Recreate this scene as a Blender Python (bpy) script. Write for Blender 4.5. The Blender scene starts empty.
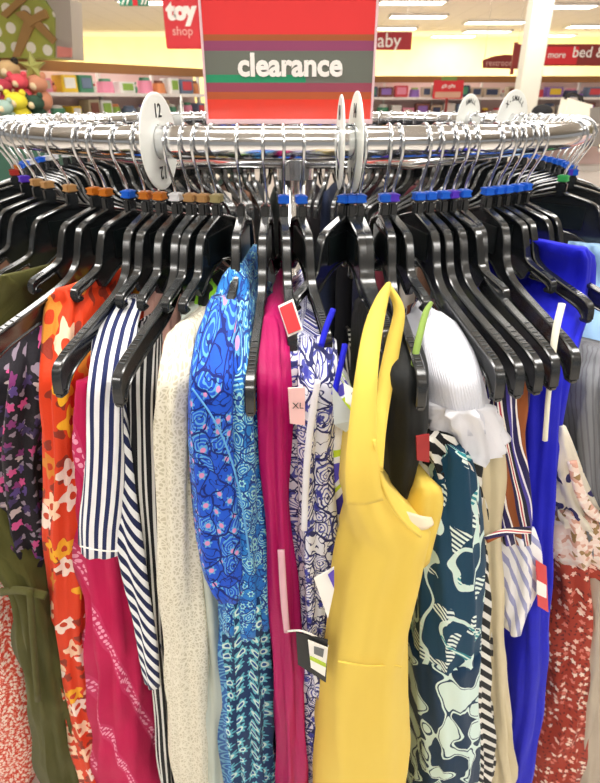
import bpy, bmesh, math, random
from mathutils import Vector, Matrix
random.seed(7)
C = bpy.context.scene.collection
PI = math.pi
sin, cos = math.sin, math.cos
# ------------------------------------------------------------ camera
F = 565.0; PITCH = math.radians(27.2)
RZ = 1.35; CAMZ = RZ + .038; R = .45; D = .62; CX = -.009; CY = D + R; TR = .016
cam = bpy.data.cameras.new('camera'); co = bpy.data.objects.new('camera', cam); C.objects.link(co)
co.location = (0, 0, CAMZ); co.rotation_euler = (PI/2 - PITCH, 0, 0)
cam.sensor_fit = 'HORIZONTAL'; cam.sensor_width = 36; cam.lens = 36*F/600; cam.clip_start = .02; cam.clip_end = 200
cam.dof.use_dof = True; cam.dof.focus_distance = .56; cam.dof.aperture_fstop = (cam.lens/1000)/.0020
sc = bpy.context.scene; sc.camera = co
sp, cp = sin(PITCH), cos(PITCH)
def ray(px, py):
    a = (px-300)/F; b = -(py-391.5)/F
    return Vector((a, cp + b*sp, -sp + b*cp))
def at(px, py, Y):
    r = ray(px, py); t = Y/r.y
    return Vector((r.x*t, Y, CAMZ + r.z*t))
def proj(p):
    x, y, z = p[0], p[1], p[2]-CAMZ
    d = y*cp - z*sp; u = y*sp + z*cp
    return 300 + F*x/d, 391.5 - F*u/d, d
# ------------------------------------------------------------ materials
def col(h):
    if isinstance(h, str):
        c = [int(h[i:i+2], 16)/255 for i in (0, 2, 4)]
    else: c = [v/255 for v in h]
    return tuple(v/12.92 if v <= .04045 else ((v+.055)/1.055)**2.4 for v in c) + (1,)
class M:
    def __init__(s, name, rough=.8, metal=0, spec=.3, sheen=0):
        s.m = bpy.data.materials.new(name); s.m.use_nodes = True; s.t = s.m.node_tree
        s.b = s.t.nodes['Principled BSDF']
        s.b.inputs['Roughness'].default_value = rough; s.b.inputs['Metallic'].default_value = metal
        s.b.inputs['Specular IOR Level'].default_value = spec
        s.b.inputs['Sheen Weight'].default_value = sheen
    def n(s, ty, **kw):
        nd = s.t.nodes.new(ty)
        for k, v in kw.items(): setattr(nd, k, v)
        return nd
    def put(s, sock, v):
        if isinstance(v, bpy.types.NodeSocket): s.t.links.new(v, sock)
        elif v is not None:
            if isinstance(v, str): v = col(v)
            sock.default_value = v
    def uv(s, sx=1, sy=1, rot=0, obj=False):
        tc = s.n('ShaderNodeTexCoord'); mp = s.n('ShaderNodeMapping')
        s.t.links.new(tc.outputs['Object' if obj else 'UV'], mp.inputs[0])
        mp.inputs['Rotation'].default_value = (0, 0, math.radians(rot)); mp.inputs['Scale'].default_value = (sx, sy if obj else sy*.72, 1)
        return mp.outputs[0]
    def noise(s, v, scale, detail=2, rough=.5):
        q = s.n('ShaderNodeTexNoise'); s.put(q.inputs['Vector'], v); q.inputs['Scale'].default_value = scale
        q.inputs['Detail'].default_value = detail; q.inputs['Roughness'].default_value = rough
        return q.outputs['Fac']
    def warp(s, v, scale, amt):
        q = s.n('ShaderNodeTexNoise'); s.put(q.inputs['Vector'], v); q.inputs['Scale'].default_value = scale
        a = s.vm('SUBTRACT', q.outputs['Color'], (.5, .5, .5)); b = s.vm('SCALE', a, None, amt)
        return s.vm('ADD', v, b)
    def vm(s, op, a, b=None, sc=None):
        q = s.n('ShaderNodeVectorMath', operation=op); s.put(q.inputs[0], a)
        if b is not None: s.put(q.inputs[1], b)
        if sc is not None: q.inputs['Scale'].default_value = sc
        return q.outputs[0]
    def ma(s, op, a, b=None, c=None):
        q = s.n('ShaderNodeMath', operation=op); s.put(q.inputs[0], a)
        if b is not None: s.put(q.inputs[1], b)
        if c is not None: s.put(q.inputs[2], c)
        return q.outputs[0]
    def xy(s, v):
        q = s.n('ShaderNodeSeparateXYZ'); s.put(q.inputs[0], v); return q.outputs[0], q.outputs[1]
    def vor(s, v, scale, feat='F1', rnd=1):
        q = s.n('ShaderNodeTexVoronoi', voronoi_dimensions='2D', feature=feat); s.put(q.inputs['Vector'], v)
        q.inputs['Scale'].default_value = scale; q.inputs['Randomness'].default_value = rnd
        return q
    def flower(s, v, scale, r=.35, petals=5, rnd=.8, keep=1.0, off=0):
        """mask of small flowers, and the random value of each flower"""
        if off: v = s.vm('ADD', v, (off, off*.7, 0))
        q = s.vor(v, scale, 'F1', rnd); d = q.outputs['Distance']
        loc = s.vm('SUBTRACT', v, q.outputs['Position']); x, y = s.xy(loc)
        ang = s.ma('ARCTAN2', y, x); rr = s.ma('MULTIPLY_ADD', s.ma('COSINE', s.ma('MULTIPLY', ang, float(petals))), r*.2, r*.8)
        mk = s.ma('LESS_THAN', d, rr)
        cx, cy = s.xy(q.outputs['Color'])
        if keep < 1: mk = s.ma('MULTIPLY', mk, s.ma('LESS_THAN', cx, keep))
        return mk, cy, d
    def mix(s, f, a, b):
        q = s.n('ShaderNodeMix', data_type='RGBA'); s.put(q.inputs[0], f); s.put(q.inputs[6], a); s.put(q.inputs[7], b)
        return q.outputs[2]
    def ramp(s, f, stops, interp='CONSTANT'):
        q = s.n('ShaderNodeValToRGB'); s.put(q.inputs[0], f); e = q.color_ramp; e.interpolation = interp
        while len(e.elements) < len(stops): e.elements.new(1)
        for el, (p, c) in zip(e.elements, stops): el.position = p; el.color = col(c)
        return q.outputs[0]
    def stripes(s, v, period, duty=.5, axis=0):
        x = s.xy(v)[axis]
        return s.ma('LESS_THAN', s.ma('FRACT', s.ma('MULTIPLY', x, 1/period)), duty)
    def rings(s, f, k, duty=.5): return s.ma('LESS_THAN', s.ma('FRACT', s.ma('MULTIPLY', f, float(k))), duty)
    def bump(s, h, st=.3, dist=.002):
        q = s.n('ShaderNodeBump'); q.inputs['Strength'].default_value = st; q.inputs['Distance'].default_value = dist
        s.put(q.inputs['Height'], h); s.t.links.new(q.outputs[0], s.b.inputs['Normal']); return s
    def base(s, c): s.put(s.b.inputs['Base Color'], c); return s
    def cloth(s, c, w=.5, fine=900):
        """base colour plus creases and weave"""
        s.base(c); v = s.uv(1, .25)
        a = s.noise(v, 45, 3); b = s.noise(s.uv(), fine, 1)
        return s.bump(s.ma('ADD', a, s.ma('MULTIPLY', b, .12)), w, .006)
def plain(name, c, rough=.8, metal=0, spec=.4): return M(name, rough, metal, spec).base(c).m
def emit(name, c, st):
    m = M(name, .6); m.base(c); m.put(m.b.inputs['Emission Color'], c); m.b.inputs['Emission Strength'].default_value = st
    return m.m
MT = {}
q = M('black_hanger_plastic', .2, 0, 1.0); q.base('1d2022'); q.bump(q.noise(q.uv(obj=True), 60, 2), .06, .002); MT['black'] = q.m
q = M('hanger_panel', .3, 0, .5); q.base('12191a'); MT['panel'] = q.m
MT['grip'] = plain('grip_rubber', '3a3d3e', .45)
MT['steel'] = plain('hook_steel', 'd6d8da', .22, 1)
q = M('chrome', .14, 1); q.base('e3e4e6'); q.bump(q.noise(q.uv(obj=True), 4, 2), .05, .003); MT['chrome'] = q.m
MT['disc'] = plain('disc_plastic', 'eef0ea', .4)
MT['ink'] = plain('ink', '26282a', .6)
MT['grayink'] = plain('grey_ink', '6b6f70', .6)
MT['white'] = plain('white_card', 'f4f2ec', .6)
MT['red'] = plain('red_card', 'd3222b', .45)
MK = {'blue': '1668e0', 'purple': '5a35c8', 'orange': 'c8741c', 'tan': 'b98d58', 'white': 'e8e8ec', 'yellow': 'e8d22a',
      'red': 'cf2030', 'green': '3fae5c', 'olive': 'a99c6a'}
for k, v in MK.items(): MT['mk_'+k] = plain('marker_'+k, v, .4)
# ------------------------------------------------------------ object helpers
def ob(name, me, mat=None, parent=None, loc=None):
    o = bpy.data.objects.new(name, me); C.objects.link(o)
    if mat and me: me.materials.clear(); me.materials.append(mat)
    if parent: o.parent = parent
    if loc is not None: o.location = loc
    return o
def tag(o, label, cat, group=None, kind=None):
    o['label'] = label; o['category'] = cat
    if group: o['group'] = group
    if kind: o['kind'] = kind
    return o
def empty(name, loc=(0, 0, 0), rz=0):
    o = bpy.data.objects.new(name, None); C.objects.link(o); o.location = loc; o.rotation_euler = (0, 0, rz); o.empty_display_size = .05
    return o
def struct(o): o['kind'] = 'structure'; return o
def mesh(bm, name='mesh', smooth=False):
    me = bpy.data.meshes.new(name); bm.normal_update(); bm.to_mesh(me); bm.free()
    if smooth: me.polygons.foreach_set('use_smooth', [True]*len(me.polygons))
    return me
def box_bm(bm, c, s, rot=None, bev=0):
    g = bmesh.ops.create_cube(bm, size=1)['verts']
    for v in g:
        v.co = Vector((v.co.x*s[0], v.co.y*s[1], v.co.z*s[2]))
    if bev:
        es = list({e for v in g for e in v.link_edges}); r = bmesh.ops.bevel(bm, geom=es, offset=bev, segments=2, affect='EDGES')
        g = list({v for v in r['verts']} | {v for v in g if v.is_valid})
    for v in g:
        if rot: v.co = rot @ v.co
        v.co += Vector(c)
def box(name, c, s, mat, parent=None, bev=0, rot=None):
    bm = bmesh.new(); box_bm(bm, (0, 0, 0), s, rot, bev); return ob(name, mesh(bm, name), mat, parent, c)
def sweep_bm(bm, pts, prof, normal_hint=Vector((0, 0, 1)), closed=False, scales=None):
    """sweep a 2D profile (side, up) along pts"""
    n = len(pts); rings = []
    for i, p in enumerate(pts):
        a = pts[(i-1) % n] if (closed or i) else p; b = pts[(i+1) % n] if (closed or i < n-1) else p
        t = (b-a).normalized(); s = t.cross(normal_hint)
        if s.length < 1e-5: s = t.cross(Vector((1, 0, 0)))
        s.normalize(); u = s.cross(t).normalized(); k = scales[i] if scales else 1
        rings.append([bm.verts.new(p + s*x*k + u*y*k) for x, y in prof])
    m = len(prof)
    for i in range(n if closed else n-1):
        A, B = rings[i], rings[(i+1) % n]
        for j in range(m): bm.faces.new((A[j], A[(j+1) % m], B[(j+1) % m], B[j]))
    if not closed:
        bm.faces.new(rings[0]); bm.faces.new(list(reversed(rings[-1])))
    bmesh.ops.recalc_face_normals(bm, faces=bm.faces[:])
def circ(r, n=10): return [(r*cos(2*PI*i/n), r*sin(2*PI*i/n)) for i in range(n)]
def rrect(w, h, b): return [(-w/2+b, -h/2), (w/2-b, -h/2), (w/2, -h/2+b), (w/2, h/2-b), (w/2-b, h/2), (-w/2+b, h/2), (-w/2, h/2-b), (-w/2, -h/2+b)]
def tube(name, pts, r, mat, parent=None, closed=False, n=10, hint=Vector((0, 0, 1))):
    bm = bmesh.new(); sweep_bm(bm, [Vector(p) for p in pts], circ(r, n), hint, closed); return ob(name, mesh(bm, name, True), mat, parent)
def smoothpts(pts, n=6):
    out = []; P = [Vector(p) for p in pts]
    for i in range(len(P)-1):
        p0 = P[max(i-1, 0)]; p1 = P[i]; p2 = P[i+1]; p3 = P[min(i+2, len(P)-1)]
        for k in range(n):
            t = k/n
            out.append(.5*((2*p1) + (p2-p0)*t + (2*p0-5*p1+4*p2-p3)*t*t + (3*p1-p0-3*p2+p3)*t**3))
    out.append(P[-1]); return out
def text(s, size, mat, parent, M4, bold=0, ext=.0004, name='lettering', align='CENTER', sx=1):
    cu = bpy.data.curves.new('t', 'FONT'); cu.body = s; cu.size = size; cu.align_x = align; cu.align_y = 'CENTER'
    cu.extrude = ext; cu.offset = bold; cu.resolution_u = 3
    t = bpy.data.objects.new('t', cu); C.objects.link(t); bpy.context.view_layer.update()
    me = bpy.data.meshes.new_from_object(t.evaluated_get(bpy.context.evaluated_depsgraph_get()))
    bpy.data.objects.remove(t); me.transform(M4 @ Matrix.Diagonal((sx, 1, 1, 1)))
    return ob(name, me, mat, parent)
UPR = Matrix.Rotation(PI/2, 4, 'X')     # text standing upright, facing -Y
# ------------------------------------------------------------ the store around the rack
def P_floor():
    q = M('floor_tile', .35); v = q.uv(obj=True)
    br = q.n('ShaderNodeTexBrick', offset=0); q.put(br.inputs['Vector'], v); br.inputs['Scale'].default_value = 1.6
    br.inputs['Color1'].default_value = col('e6dfd6'); br.inputs['Color2'].default_value = col('dfd7cd'); br.inputs['Mortar'].default_value = col('c9c0b4')
    br.inputs['Mortar Size'].default_value = .006; br.inputs['Brick Width'].default_value = .5; br.inputs['Row Height'].default_value = .5
    q.base(br.outputs[0]); return q.m
CEIL = 3.45
struct(box('floor', (0, 9, -.05), (46, 34, .1), P_floor()))
q = M('ceiling_tile', .9); v = q.uv(obj=True); q.base(q.mix(q.ma('MAXIMUM', q.stripes(v, .61, .03), q.stripes(v, .61, .03, 1)), 'cdc5ba', 'b8b0a5')); 
struct(box('ceiling', (0, 9, CEIL+.05), (46, 34, .1), q.m))
q = M('cream_wall', .85); q.base(q.mix(q.noise(q.uv(obj=True), 2), 'f1e3a8', 'f4e9b8'))
WALLM = q.m
struct(box('wall_back', (0, 24.1, 1.75), (46, .2, 3.5), WALLM))
# ceiling fixtures
LM = emit('lamp_diffuser', 'fffaf2', 9)
FM = plain('fixture_frame', 'e6e4de', .5)
def fixture(x, y, lab, w=1.5, l=.42, grp='ceiling lights'):
    e = empty('ceiling_light', (x, y, CEIL)); tag(e, lab, 'light', grp)
    bm = bmesh.new(); 
    for dx, dy, sx, sy in ((0, -l/2, w, .03), (0, l/2, w, .03), (-w/2, 0, .03, l+.03), (w/2, 0, .03, l+.03)): box_bm(bm, (dx, dy, -.03), (sx, sy, .06))
    ob('fixture_frame', mesh(bm), FM, e); box('diffuser', (0, 0, -.03), (w-.03, l-.03, .03), LM, e)
    return e
vis = [(412, 3, 'nearest the top edge beside the red sign'), (418, 17, 'second down beside the red sign'), (392, 29, 'just above the baby sign'), (495, 23, 'long one left of the column'),
       (487, 32, 'below the long one left of the column'), (453, 40, 'smallest, farthest back over the cream wall'), (563, 7, 'nearest one right of the column'),
       (592, 27, 'at the right edge'), (552, 36, 'just right of the column, low'), (152, 3, 'left of the toy sign')]
for px, py, lb in vis:
    r = ray(px, py); t = (CEIL-.05-CAMZ)/r.z
    if r.y*t > 23.3: t = 23.3/r.y
    fixture(r.x*t, r.y*t, 'rectangular white ceiling light, '+lb, 1.5 if px != 495 else 1.7, .6)
area = []
def area_light(x, y, sx, sy, e, c=(1, .97, .93)):
    L = bpy.data.lights.new('area', 'AREA'); L.shape = 'RECTANGLE'; L.size = sx; L.size_y = sy; L.energy = e; L.color = c
    o = bpy.data.objects.new('ceiling_lamp', L); C.objects.link(o); o.location = (x, y, CEIL-.08); return o
nm = ['left of', 'above', 'right of']
for j, y in enumerate((-2.2, .6, 3.4)):
    for i, x in enumerate((-2.4, 0, 2.4)):
        fixture(x, y, 'long ceiling light %s the clothes rack, %s' % (nm[i], ['behind the viewer', 'directly overhead', 'beyond it'][j]), 1.5, .6)
        area_light(x, y, 1.4, .55, 42)
for y in (9, 14, 19):
    for x in (-9, -3, 3, 9): area_light(x, y, 2, 1.2, 110)
# warm valance lamp washing the back wall
for x in (-8, 0, 8):
    L = bpy.data.lights.new('valance', 'AREA'); L.shape = 'RECTANGLE'; L.size = 8; L.size_y = .3; L.energy = 170; L.color = (1, .84, .5)
    o = bpy.data.objects.new('valance_lamp', L); C.objects.link(o); o.location = (x, 22.6, 2.0); o.rotation_euler = (math.radians(125), 0, 0)
# ---- column
p = at(535, 40, 10); e = struct(empty('trim_1', (p.x, 10, 0)))
box('column_shaft', (0, 0, CEIL/2), (.3, .3, CEIL), plain('column_paint', 'e9e4d4', .7), e, .02)
# ---- shelves with merchandise
BROWN = plain('shelf_header_brown', '9a6a3e', .6); SHW = plain('shelf_white', 'ece6e0', .6); BACKP = plain('shelf_back_pink', 'ecd0cb', .7)
ITEM = ['e8c33a', 'd24a52', '8c6bb8', '4f8f6e', 'e9e6e2', '6f7f98', 'd98a58', 'c7b6a0', '7a4a3c', 'e58fa8', '8fb24e', '3f4a66', 'b7a98c', 'd8d3cc']
INM = ['yellow', 'red', 'purple', 'green', 'white', 'slate blue', 'orange', 'tan', 'brown', 'pink', 'lime', 'navy', 'khaki', 'pale grey']
IM = [plain('package_'+n.replace(' ', '_'), c, .5) for n, c in zip(INM, ITEM)]
def item_meshes(i):
    out = []
    bm = bmesh.new(); box_bm(bm, (0, 0, .5), (1, 1, 1), None, .04); a = mesh(bm); a.materials.append(IM[i])
    bm = bmesh.new(); box_bm(bm, (0, -.52, .55), (.7, .06, .6), None, .02); b = mesh(bm); b.materials.append(IM[(i*5+4) % 14])
    # a rounded pouch / plush outline
    bm = bmesh.new(); bmesh.ops.create_uvsphere(bm, u_segments=12, v_segments=8, radius=.5)
    for v in bm.verts: v.co.z = v.co.z*(1+.12*sin(v.co.x*9)) + .5
    bmesh.ops.create_uvsphere(bm, u_segments=10, v_segments=6, radius=.3, matrix=Matrix.Translation((0, -.1, 1.05)))
    for dx in (-.2, .2): bmesh.ops.create_uvsphere(bm, u_segments=8, v_segments=5, radius=.12, matrix=Matrix.Translation((dx, -.1, 1.32)))
    c = mesh(bm, smooth=True); c.materials.append(IM[i])
    bm = bmesh.new(); bmesh.ops.create_uvsphere(bm, u_segments=10, v_segments=6, radius=.17, matrix=Matrix.Translation((0, -.33, 1.0)))
    d = mesh(bm, smooth=True); d.materials.append(IM[(i*3+4) % 14])
    bm = bmesh.new(); bmesh.ops.create_cone(bm, cap_ends=True, segments=14, radius1=.48, radius2=.42, depth=.8, matrix=Matrix.Translation((0, 0, .4)))
    e = mesh(bm, smooth=False); e.materials.append(IM[i])
    bm = bmesh.new(); bmesh.ops.create_cone(bm, cap_ends=True, segments=14, radius1=.34, radius2=.3, depth=.2, matrix=Matrix.Translation((0, 0, .9)))
    f = mesh(bm); f.materials.append(IM[(i*3+4) % 14])
    return (a, b), (c, d), (e, f)
IMESH = [item_meshes(i) for i in range(14)]
ORD = ['first', 'second', 'third', 'fourth', 'fifth', 'sixth', 'seventh', 'eighth', 'ninth', 'tenth', 'eleventh', 'twelfth', 'thirteenth', 'fourteenth', 'fifteenth', 'sixteenth',
       'seventeenth', 'eighteenth', 'nineteenth', 'twentieth']
def shelf_run(name, lab, P0, P1, top, rows, step, what, depth=.45, pick=None, seed=1):
    rnd = random.Random(seed)
    dx = P1.x-P0.x; dy = P1.y-P0.y; Ln = math.hypot(dx, dy); a = math.atan2(dy, dx); mid = Vector(((P0.x+P1.x)/2, (P0.y+P1.y)/2, 0))
    e = empty(name, mid, a); tag(e, lab, 'shelving')
    box('header', (0, depth*.4, top-.06), (Ln, .08, .12), BROWN, e); box('back_panel', (0, depth+.03, top/2), (Ln, .04, top-.02), BACKP, e)
    box('plinth', (0, depth/2, .05), (Ln, depth, .1), SHW, e)
    n = int(Ln/1.2)+1
    for i in range(n+1): box('upright', (-Ln/2+Ln*i/n, depth*.8, top/2), (.04, .06, top-.04), SHW, e)
    rot = Matrix.Rotation(a, 3, 'Z')
    for r, (z, h) in enumerate(rows):
        box('shelf', (0, depth/2, z-.015), (Ln, depth, .03), SHW, e); box('price_rail', (0, -.01, z-.02), (Ln, .015, .045), plain('price_rail', 'efe7e2', .5), e)
        x = -Ln/2+.08; cnt = {}; last = -1
        while x < Ln/2-.1:
            w = step*rnd.uniform(.6, 1.15); k = rnd.choice(pick or range(14))
            if k == last and rnd.random() < .5: k = rnd.choice(pick or range(14))
            ty = rnd.choice([0, 0, 0, 1, 2]) ; hh = h*rnd.uniform(.6, .95)
            if ty == 1: hh *= .5; w = min(w, hh*1.1)
            if x+w > Ln/2-.05: break
            me = IMESH[k][ty]; w2 = w*.9
            pos = mid + rot @ Vector((x+w/2, .2, 0)); 
            o = ob(['toy_box', 'plush_toy', 'canister'][ty], me[0]); o.location = (pos.x, pos.y, z+.001); o.rotation_euler = (0, 0, a); o.scale = (w2, .26 if ty == 0 else min(.26, w2), hh)
            pt = ob(['window_panel', 'face', 'lid'][ty], me[1], None, o)
            kind = ['box', 'plush toy', 'canister'][ty]; kk = (k, ty); cnt[kk] = cnt.get(kk, 0)+1
            tag(o, '%s %s on %s of the %s, %s such from left' % (INM[k], kind, ['the top shelf', 'the second shelf', 'the third shelf', 'the fourth shelf'][r], what, ORD[cnt[kk]-1]), ['box', 'toy', 'canister'][ty],
                'goods on '+['the top shelf', 'the second shelf', 'the third shelf', 'the fourth shelf'][r]+' of the '+what)
            x += w*1.02; last = k
    return e
A0 = at(-30, 56, 7.6); A1 = at(212, 72, 10.6)
shelf_run('toy_shelf', 'long toy shelf with brown header and white shelves, left behind the rack', A0, A1, 1.86, [(1.49, .24), (1.16, .26), (.75, .34), (.2, .4)], .26, 'toy aisle', .45, [0, 0, 1, 2, 3, 4, 9, 10, 6, 13, 5, 12, 4], 3)
B0 = at(236, 76, 13.5); B1 = at(640, 76, 13.5)
shelf_run('wall_shelf', 'long brown-topped wall shelf crowded with goods, right behind the rack', B0, B1, 1.86, [(1.46, .26), (1.05, .34), (.6, .36)], .34, 'far wall', .5, [13, 7, 12, 2, 9, 5, 13, 8, 12, 4, 11, 3, 7, 1], 11)
# ---- gift box display on top of the toy shelf
def solid_from_px(name, px, Y, th, mat, parent=None):
    """an upright slab with the given outline, Y = its front distance"""
    bm = bmesh.new(); f = [bm.verts.new(at(x, y, Y)) for x, y in px]; b = [bm.verts.new(v.co+Vector((0, th, 0))) for v in f]; n = len(f)
    bm.faces.new(f); bm.faces.new(b[::-1])
    for i in range(n): bm.faces.new((f[i], b[i], b[(i+1) % n], f[(i+1) % n]))
    bmesh.ops.recalc_face_normals(bm, faces=bm.faces[:]); return ob(name, mesh(bm), mat, parent)
q = M('green_dotted_wrap', .5); v = q.uv(obj=True); 
vx = q.n('ShaderNodeSeparateXYZ'); q.put(vx.inputs[0], v); cb = q.n('ShaderNodeCombineXYZ'); q.put(cb.inputs[0], vx.outputs[0]); q.put(cb.inputs[1], vx.outputs[2])
vo = q.vor(cb.outputs[0], 5.2, 'F1', .25)
q.base(q.mix(q.ma('LESS_THAN', vo.outputs['Distance'], .3), q.mix(q.noise(v, 3), '8aa860', 'c2b84a'), 'f6f2e4')); DOT = q.m
e = empty('gift_display', at(35, 58, 8.0)); g = tag(e, 'big green gift display with white dots and tan bow on the toy shelf', 'display')
def under(parent, o): o.parent = parent; o.matrix_parent_inverse = Matrix.Translation(-parent.location); return o
under(e, solid_from_px('gift_panel', [(-40, 57), (54, 58), (54, 14), (36, -12), (-40, -12)], 7.95, .5, DOT))
under(e, solid_from_px('grey_side', [(55, 58), (73, 59), (70, -2), (42, -6), (55, 14)], 8.0, .4, plain('grey_card', 'b9b0a8', .6)))
under(e, solid_from_px('ribbon', [(12, 57), (19, 57), (34, 26), (52, 44), (56, 39), (38, 19), (24, 20)], 7.9, .04, plain('tan_ribbon', 'a8824e', .5)))
under(e, solid_from_px('ribbon', [(0, 14), (22, -6), (32, -6), (6, 18)], 7.9, .04, bpy.data.materials['tan_ribbon']))
under(e, solid_from_px('bow', [(22, 20), (14, 13), (24, 10), (31, 16), (44, 9), (47, 17), (36, 22), (30, 27)], 7.87, .08, bpy.data.materials['tan_ribbon']))
under(e, solid_from_px('pink_strip', [(57, 57), (71, 57), (71, 48), (57, 46)], 7.9, .04, plain('pink_card', 'e58f86', .6)))
# ---- toys heaped at the left edge, nearer than the shelf: a rounded table with plush
def plush(px, py, Y, rad, c, label, face=None):
    p = at(px, py, Y); e = empty('plush_toy', p); tag(e, label, 'toy')
    m = plain('plush_'+c, c, .9)
    bm = bmesh.new(); bmesh.ops.create_uvsphere(bm, u_segments=16, v_segments=10, radius=rad)
    for v in bm.verts: v.co.z *= .85; v.co.x *= 1.15
    ob('head', mesh(bm, smooth=True), m, e)
    for s in (-1, 1):
        bm = bmesh.new(); bmesh.ops.create_uvsphere(bm, u_segments=10, v_segments=6, radius=rad*.35, matrix=Matrix.Translation((s*rad*.8, 0, rad*.75))); ob('ear', mesh(bm, smooth=True), plain('dark_plush', '2c2620', .9) if face is None else m, e)
    bm = bmesh.new(); bmesh.ops.create_uvsphere(bm, u_segments=10, v_segments=6, radius=rad*.4, matrix=Matrix.Translation((0, -rad*.75, -rad*.2))); ob('muzzle', mesh(bm, smooth=True), plain('muzzle', 'e6cfa8', .9), e)
    bm = bmesh.new(); bmesh.ops.create_uvsphere(bm, u_segments=16, v_segments=10, radius=rad*1.1, matrix=Matrix.Translation((0, .05, -rad*1.5))); ob('body', mesh(bm, smooth=True), m, e)
plush(8, 70, 5.4, .085, 'c9a878', 'tan and black plush toy heaped at the left edge')
plush(18, 82, 5.2, .07, 'd8505c', 'pinkish red plush toy lying in the heap at left edge', 1)
plush(36, 84, 5.3, .08, 'c98a6c', 'light brown plush toy in the middle of the heap', 1)
plush(3, 86, 5.1, .06, 'b03a4a', 'dark red plush toy at the very left edge', 1)
plush(16, 101, 5.0, .075, 'e2d23a', 'yellow plush toy low in the heap at left', 1)
plush(34, 103, 5.1, .07, '2f4a3a', 'dark green plush toy low in the heap', 1)
plush(4, 107, 4.9, .06, '9fb8ac', 'pale grey green plush toy at bottom of the heap', 1)
p = at(20, 114, 5.15); e = empty('display_bin', (p.x, 5.15, 0)); tag(e, 'dark green bin holding the heap of plush toys at left', 'bin')
bg = plain('bin_green', '35594a', .6)
for dx, dy, sx, sy in ((-.5, 0, .03, .6), (.36, 0, .03, .6), (-.07, -.3, .86, .03), (-.07, .3, .86, .03)): box('side_panel', (dx, dy, p.z/2-.05), (sx, sy, p.z-.1), bg, e)
box('bin_base', (-.07, 0, p.z-.2), (.84, .57, .04), bg, e)
e = empty('star_figure', at(33, 67, 5.3)); tag(e, 'olive green star shaped figure standing above the plush heap', 'toy')
pts = []
for i in range(10):
    a = PI/2 + i*PI/5; rr = (.11 if i % 2 == 0 else .045); pts.append((rr*cos(a), rr*sin(a)))
bm = bmesh.new(); f = [bm.verts.new((x, -.02, z)) for x, z in pts]; b = [bm.verts.new((x, .02, z)) for x, z in pts]; c0 = bm.verts.new((0, -.05, 0)); c1 = bm.verts.new((0, .05, 0))
for i in range(10):
    j = (i+1) % 10; bm.faces.new((f[i], f[j], c0)); bm.faces.new((b[j], b[i], c1)); bm.faces.new((f[j], f[i], b[i], b[j]))
ob('star', mesh(bm), plain('star_olive', '9a9a52', .6), e); box('stand', (0, 0, -.27), (.03, .03, .42), plain('stand_brown', '8a6a48', .6), e)
# ---- hanging signs
def board(name, label, px, Y, mat, wires=True):
    x0, y0, x1, y1 = px; a = at(x0, y0, Y); b = at(x1, y1, Y); c = Vector(((a.x+b.x)/2, Y, (a.z+b.z)/2)); w = b.x-a.x; h = a.z-b.z
    e = empty(name, c); tag(e, label, 'sign'); 
    box('board', (0, 0, 0), (w, .03, h), mat, e, .008)
    if wires:
        for s in (-.4, .4):
            L = CEIL - (c.z+h/2); 
            if L > 0: box('hanging_wire', (s*w, 0, h/2+L/2), (.006, .006, L), MT['steel'], e)
    return e, w, h
RD = plain('sign_red', 'd8323a', .5); DR = plain('sign_dark_red', 'a8242c', .5); MR = plain('sign_maroon', '8a3430', .5)
WT = plain('sign_white', 'f6efe8', .5)
e, w, h = board('hanging_sign', 'red toy shop sign hanging left of the clearance sign', (161, -14, 202, 49), 6, RD)
k = h/63
text('the', 15*k, WT, e, Matrix.Translation((0, -.02, h/2-6*k)) @ UPR, .003)
text('toy', 25*k, WT, e, Matrix.Translation((0, -.02, h/2-25*k)) @ UPR, .012, sx=1.0)
text('shop', 13*k, plain('sign_pink', 'f0a8a0', .5), e, Matrix.Translation((0, -.02, h/2-45*k)) @ UPR, .001)
e, w, h = board('hanging_sign', 'dark red baby sign partly hidden behind the clearance sign', (352, 32, 411, 50), 12, DR)
k = w/59; text('baby', 17*k, WT, e, Matrix.Translation((3*k, -.02, 0)) @ UPR, .002)
p = at(500, 62, 12.5); e = empty('hanging_sign', p); tag(e, 'small maroon restrooms sign with curved top left of the column', 'sign')
bd = solid_from_px('board', [(483, 68), (519, 69), (519, 57), (514, 55), (505, 54.5), (494, 56), (483, 60)], 12.5, .04, MR); under(e, bd)
k = 12.5*.9/565/.92; text('restrooms', 6.6*k, plain('sign_rose', 'dca8a0', .5), e, Matrix.Translation((1.5*k, -.02, -.02)) @ UPR, .001)
for s in (-.3, .3): box('hanging_wire', (s, .02, (CEIL-p.z)/2), (.008, .008, CEIL-p.z-.1), MT['steel'], e)
e, w, h = board('hanging_sign', 'long maroon sign reading bed and bath at the right edge', (517, 44, 650, 66), 11.2, MR)
k = w/133
box('red_section', (-w/2+42*k, -.018, -.5*k), (36*k, .012, 15*k), RD, e)
text('& more', 8*k, WT, e, Matrix.Translation((-w/2+36*k, -.03, 0)) @ UPR, .001)
text('bed & bath', 13*k, WT, e, Matrix.Translation((-w/2+83*k, -.03, 2*k)) @ UPR, .0015)
box('end_panel', (-w/2-1*k, .0, -3*k), (3*k, .05, 27*k), MR, e)
# small teal and red banner at the top left
e, w, h = board('hanging_banner', 'teal and red banner strip with white marks at the top edge', (118, -10, 149, 6), 9, plain('banner_teal', '3f9a7c', .5))
box('red_patch', (w*.05, -.02, -h*.2), (w*.16, .01, h*.6), RD, e)
for s in (-.36, -.2, .3, .42): box('white_mark', (w*s, -.02, -h*.25), (w*.05, .01, h*.4), WT, e, rot=Matrix.Rotation(.5, 3, 'Y'))
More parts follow.
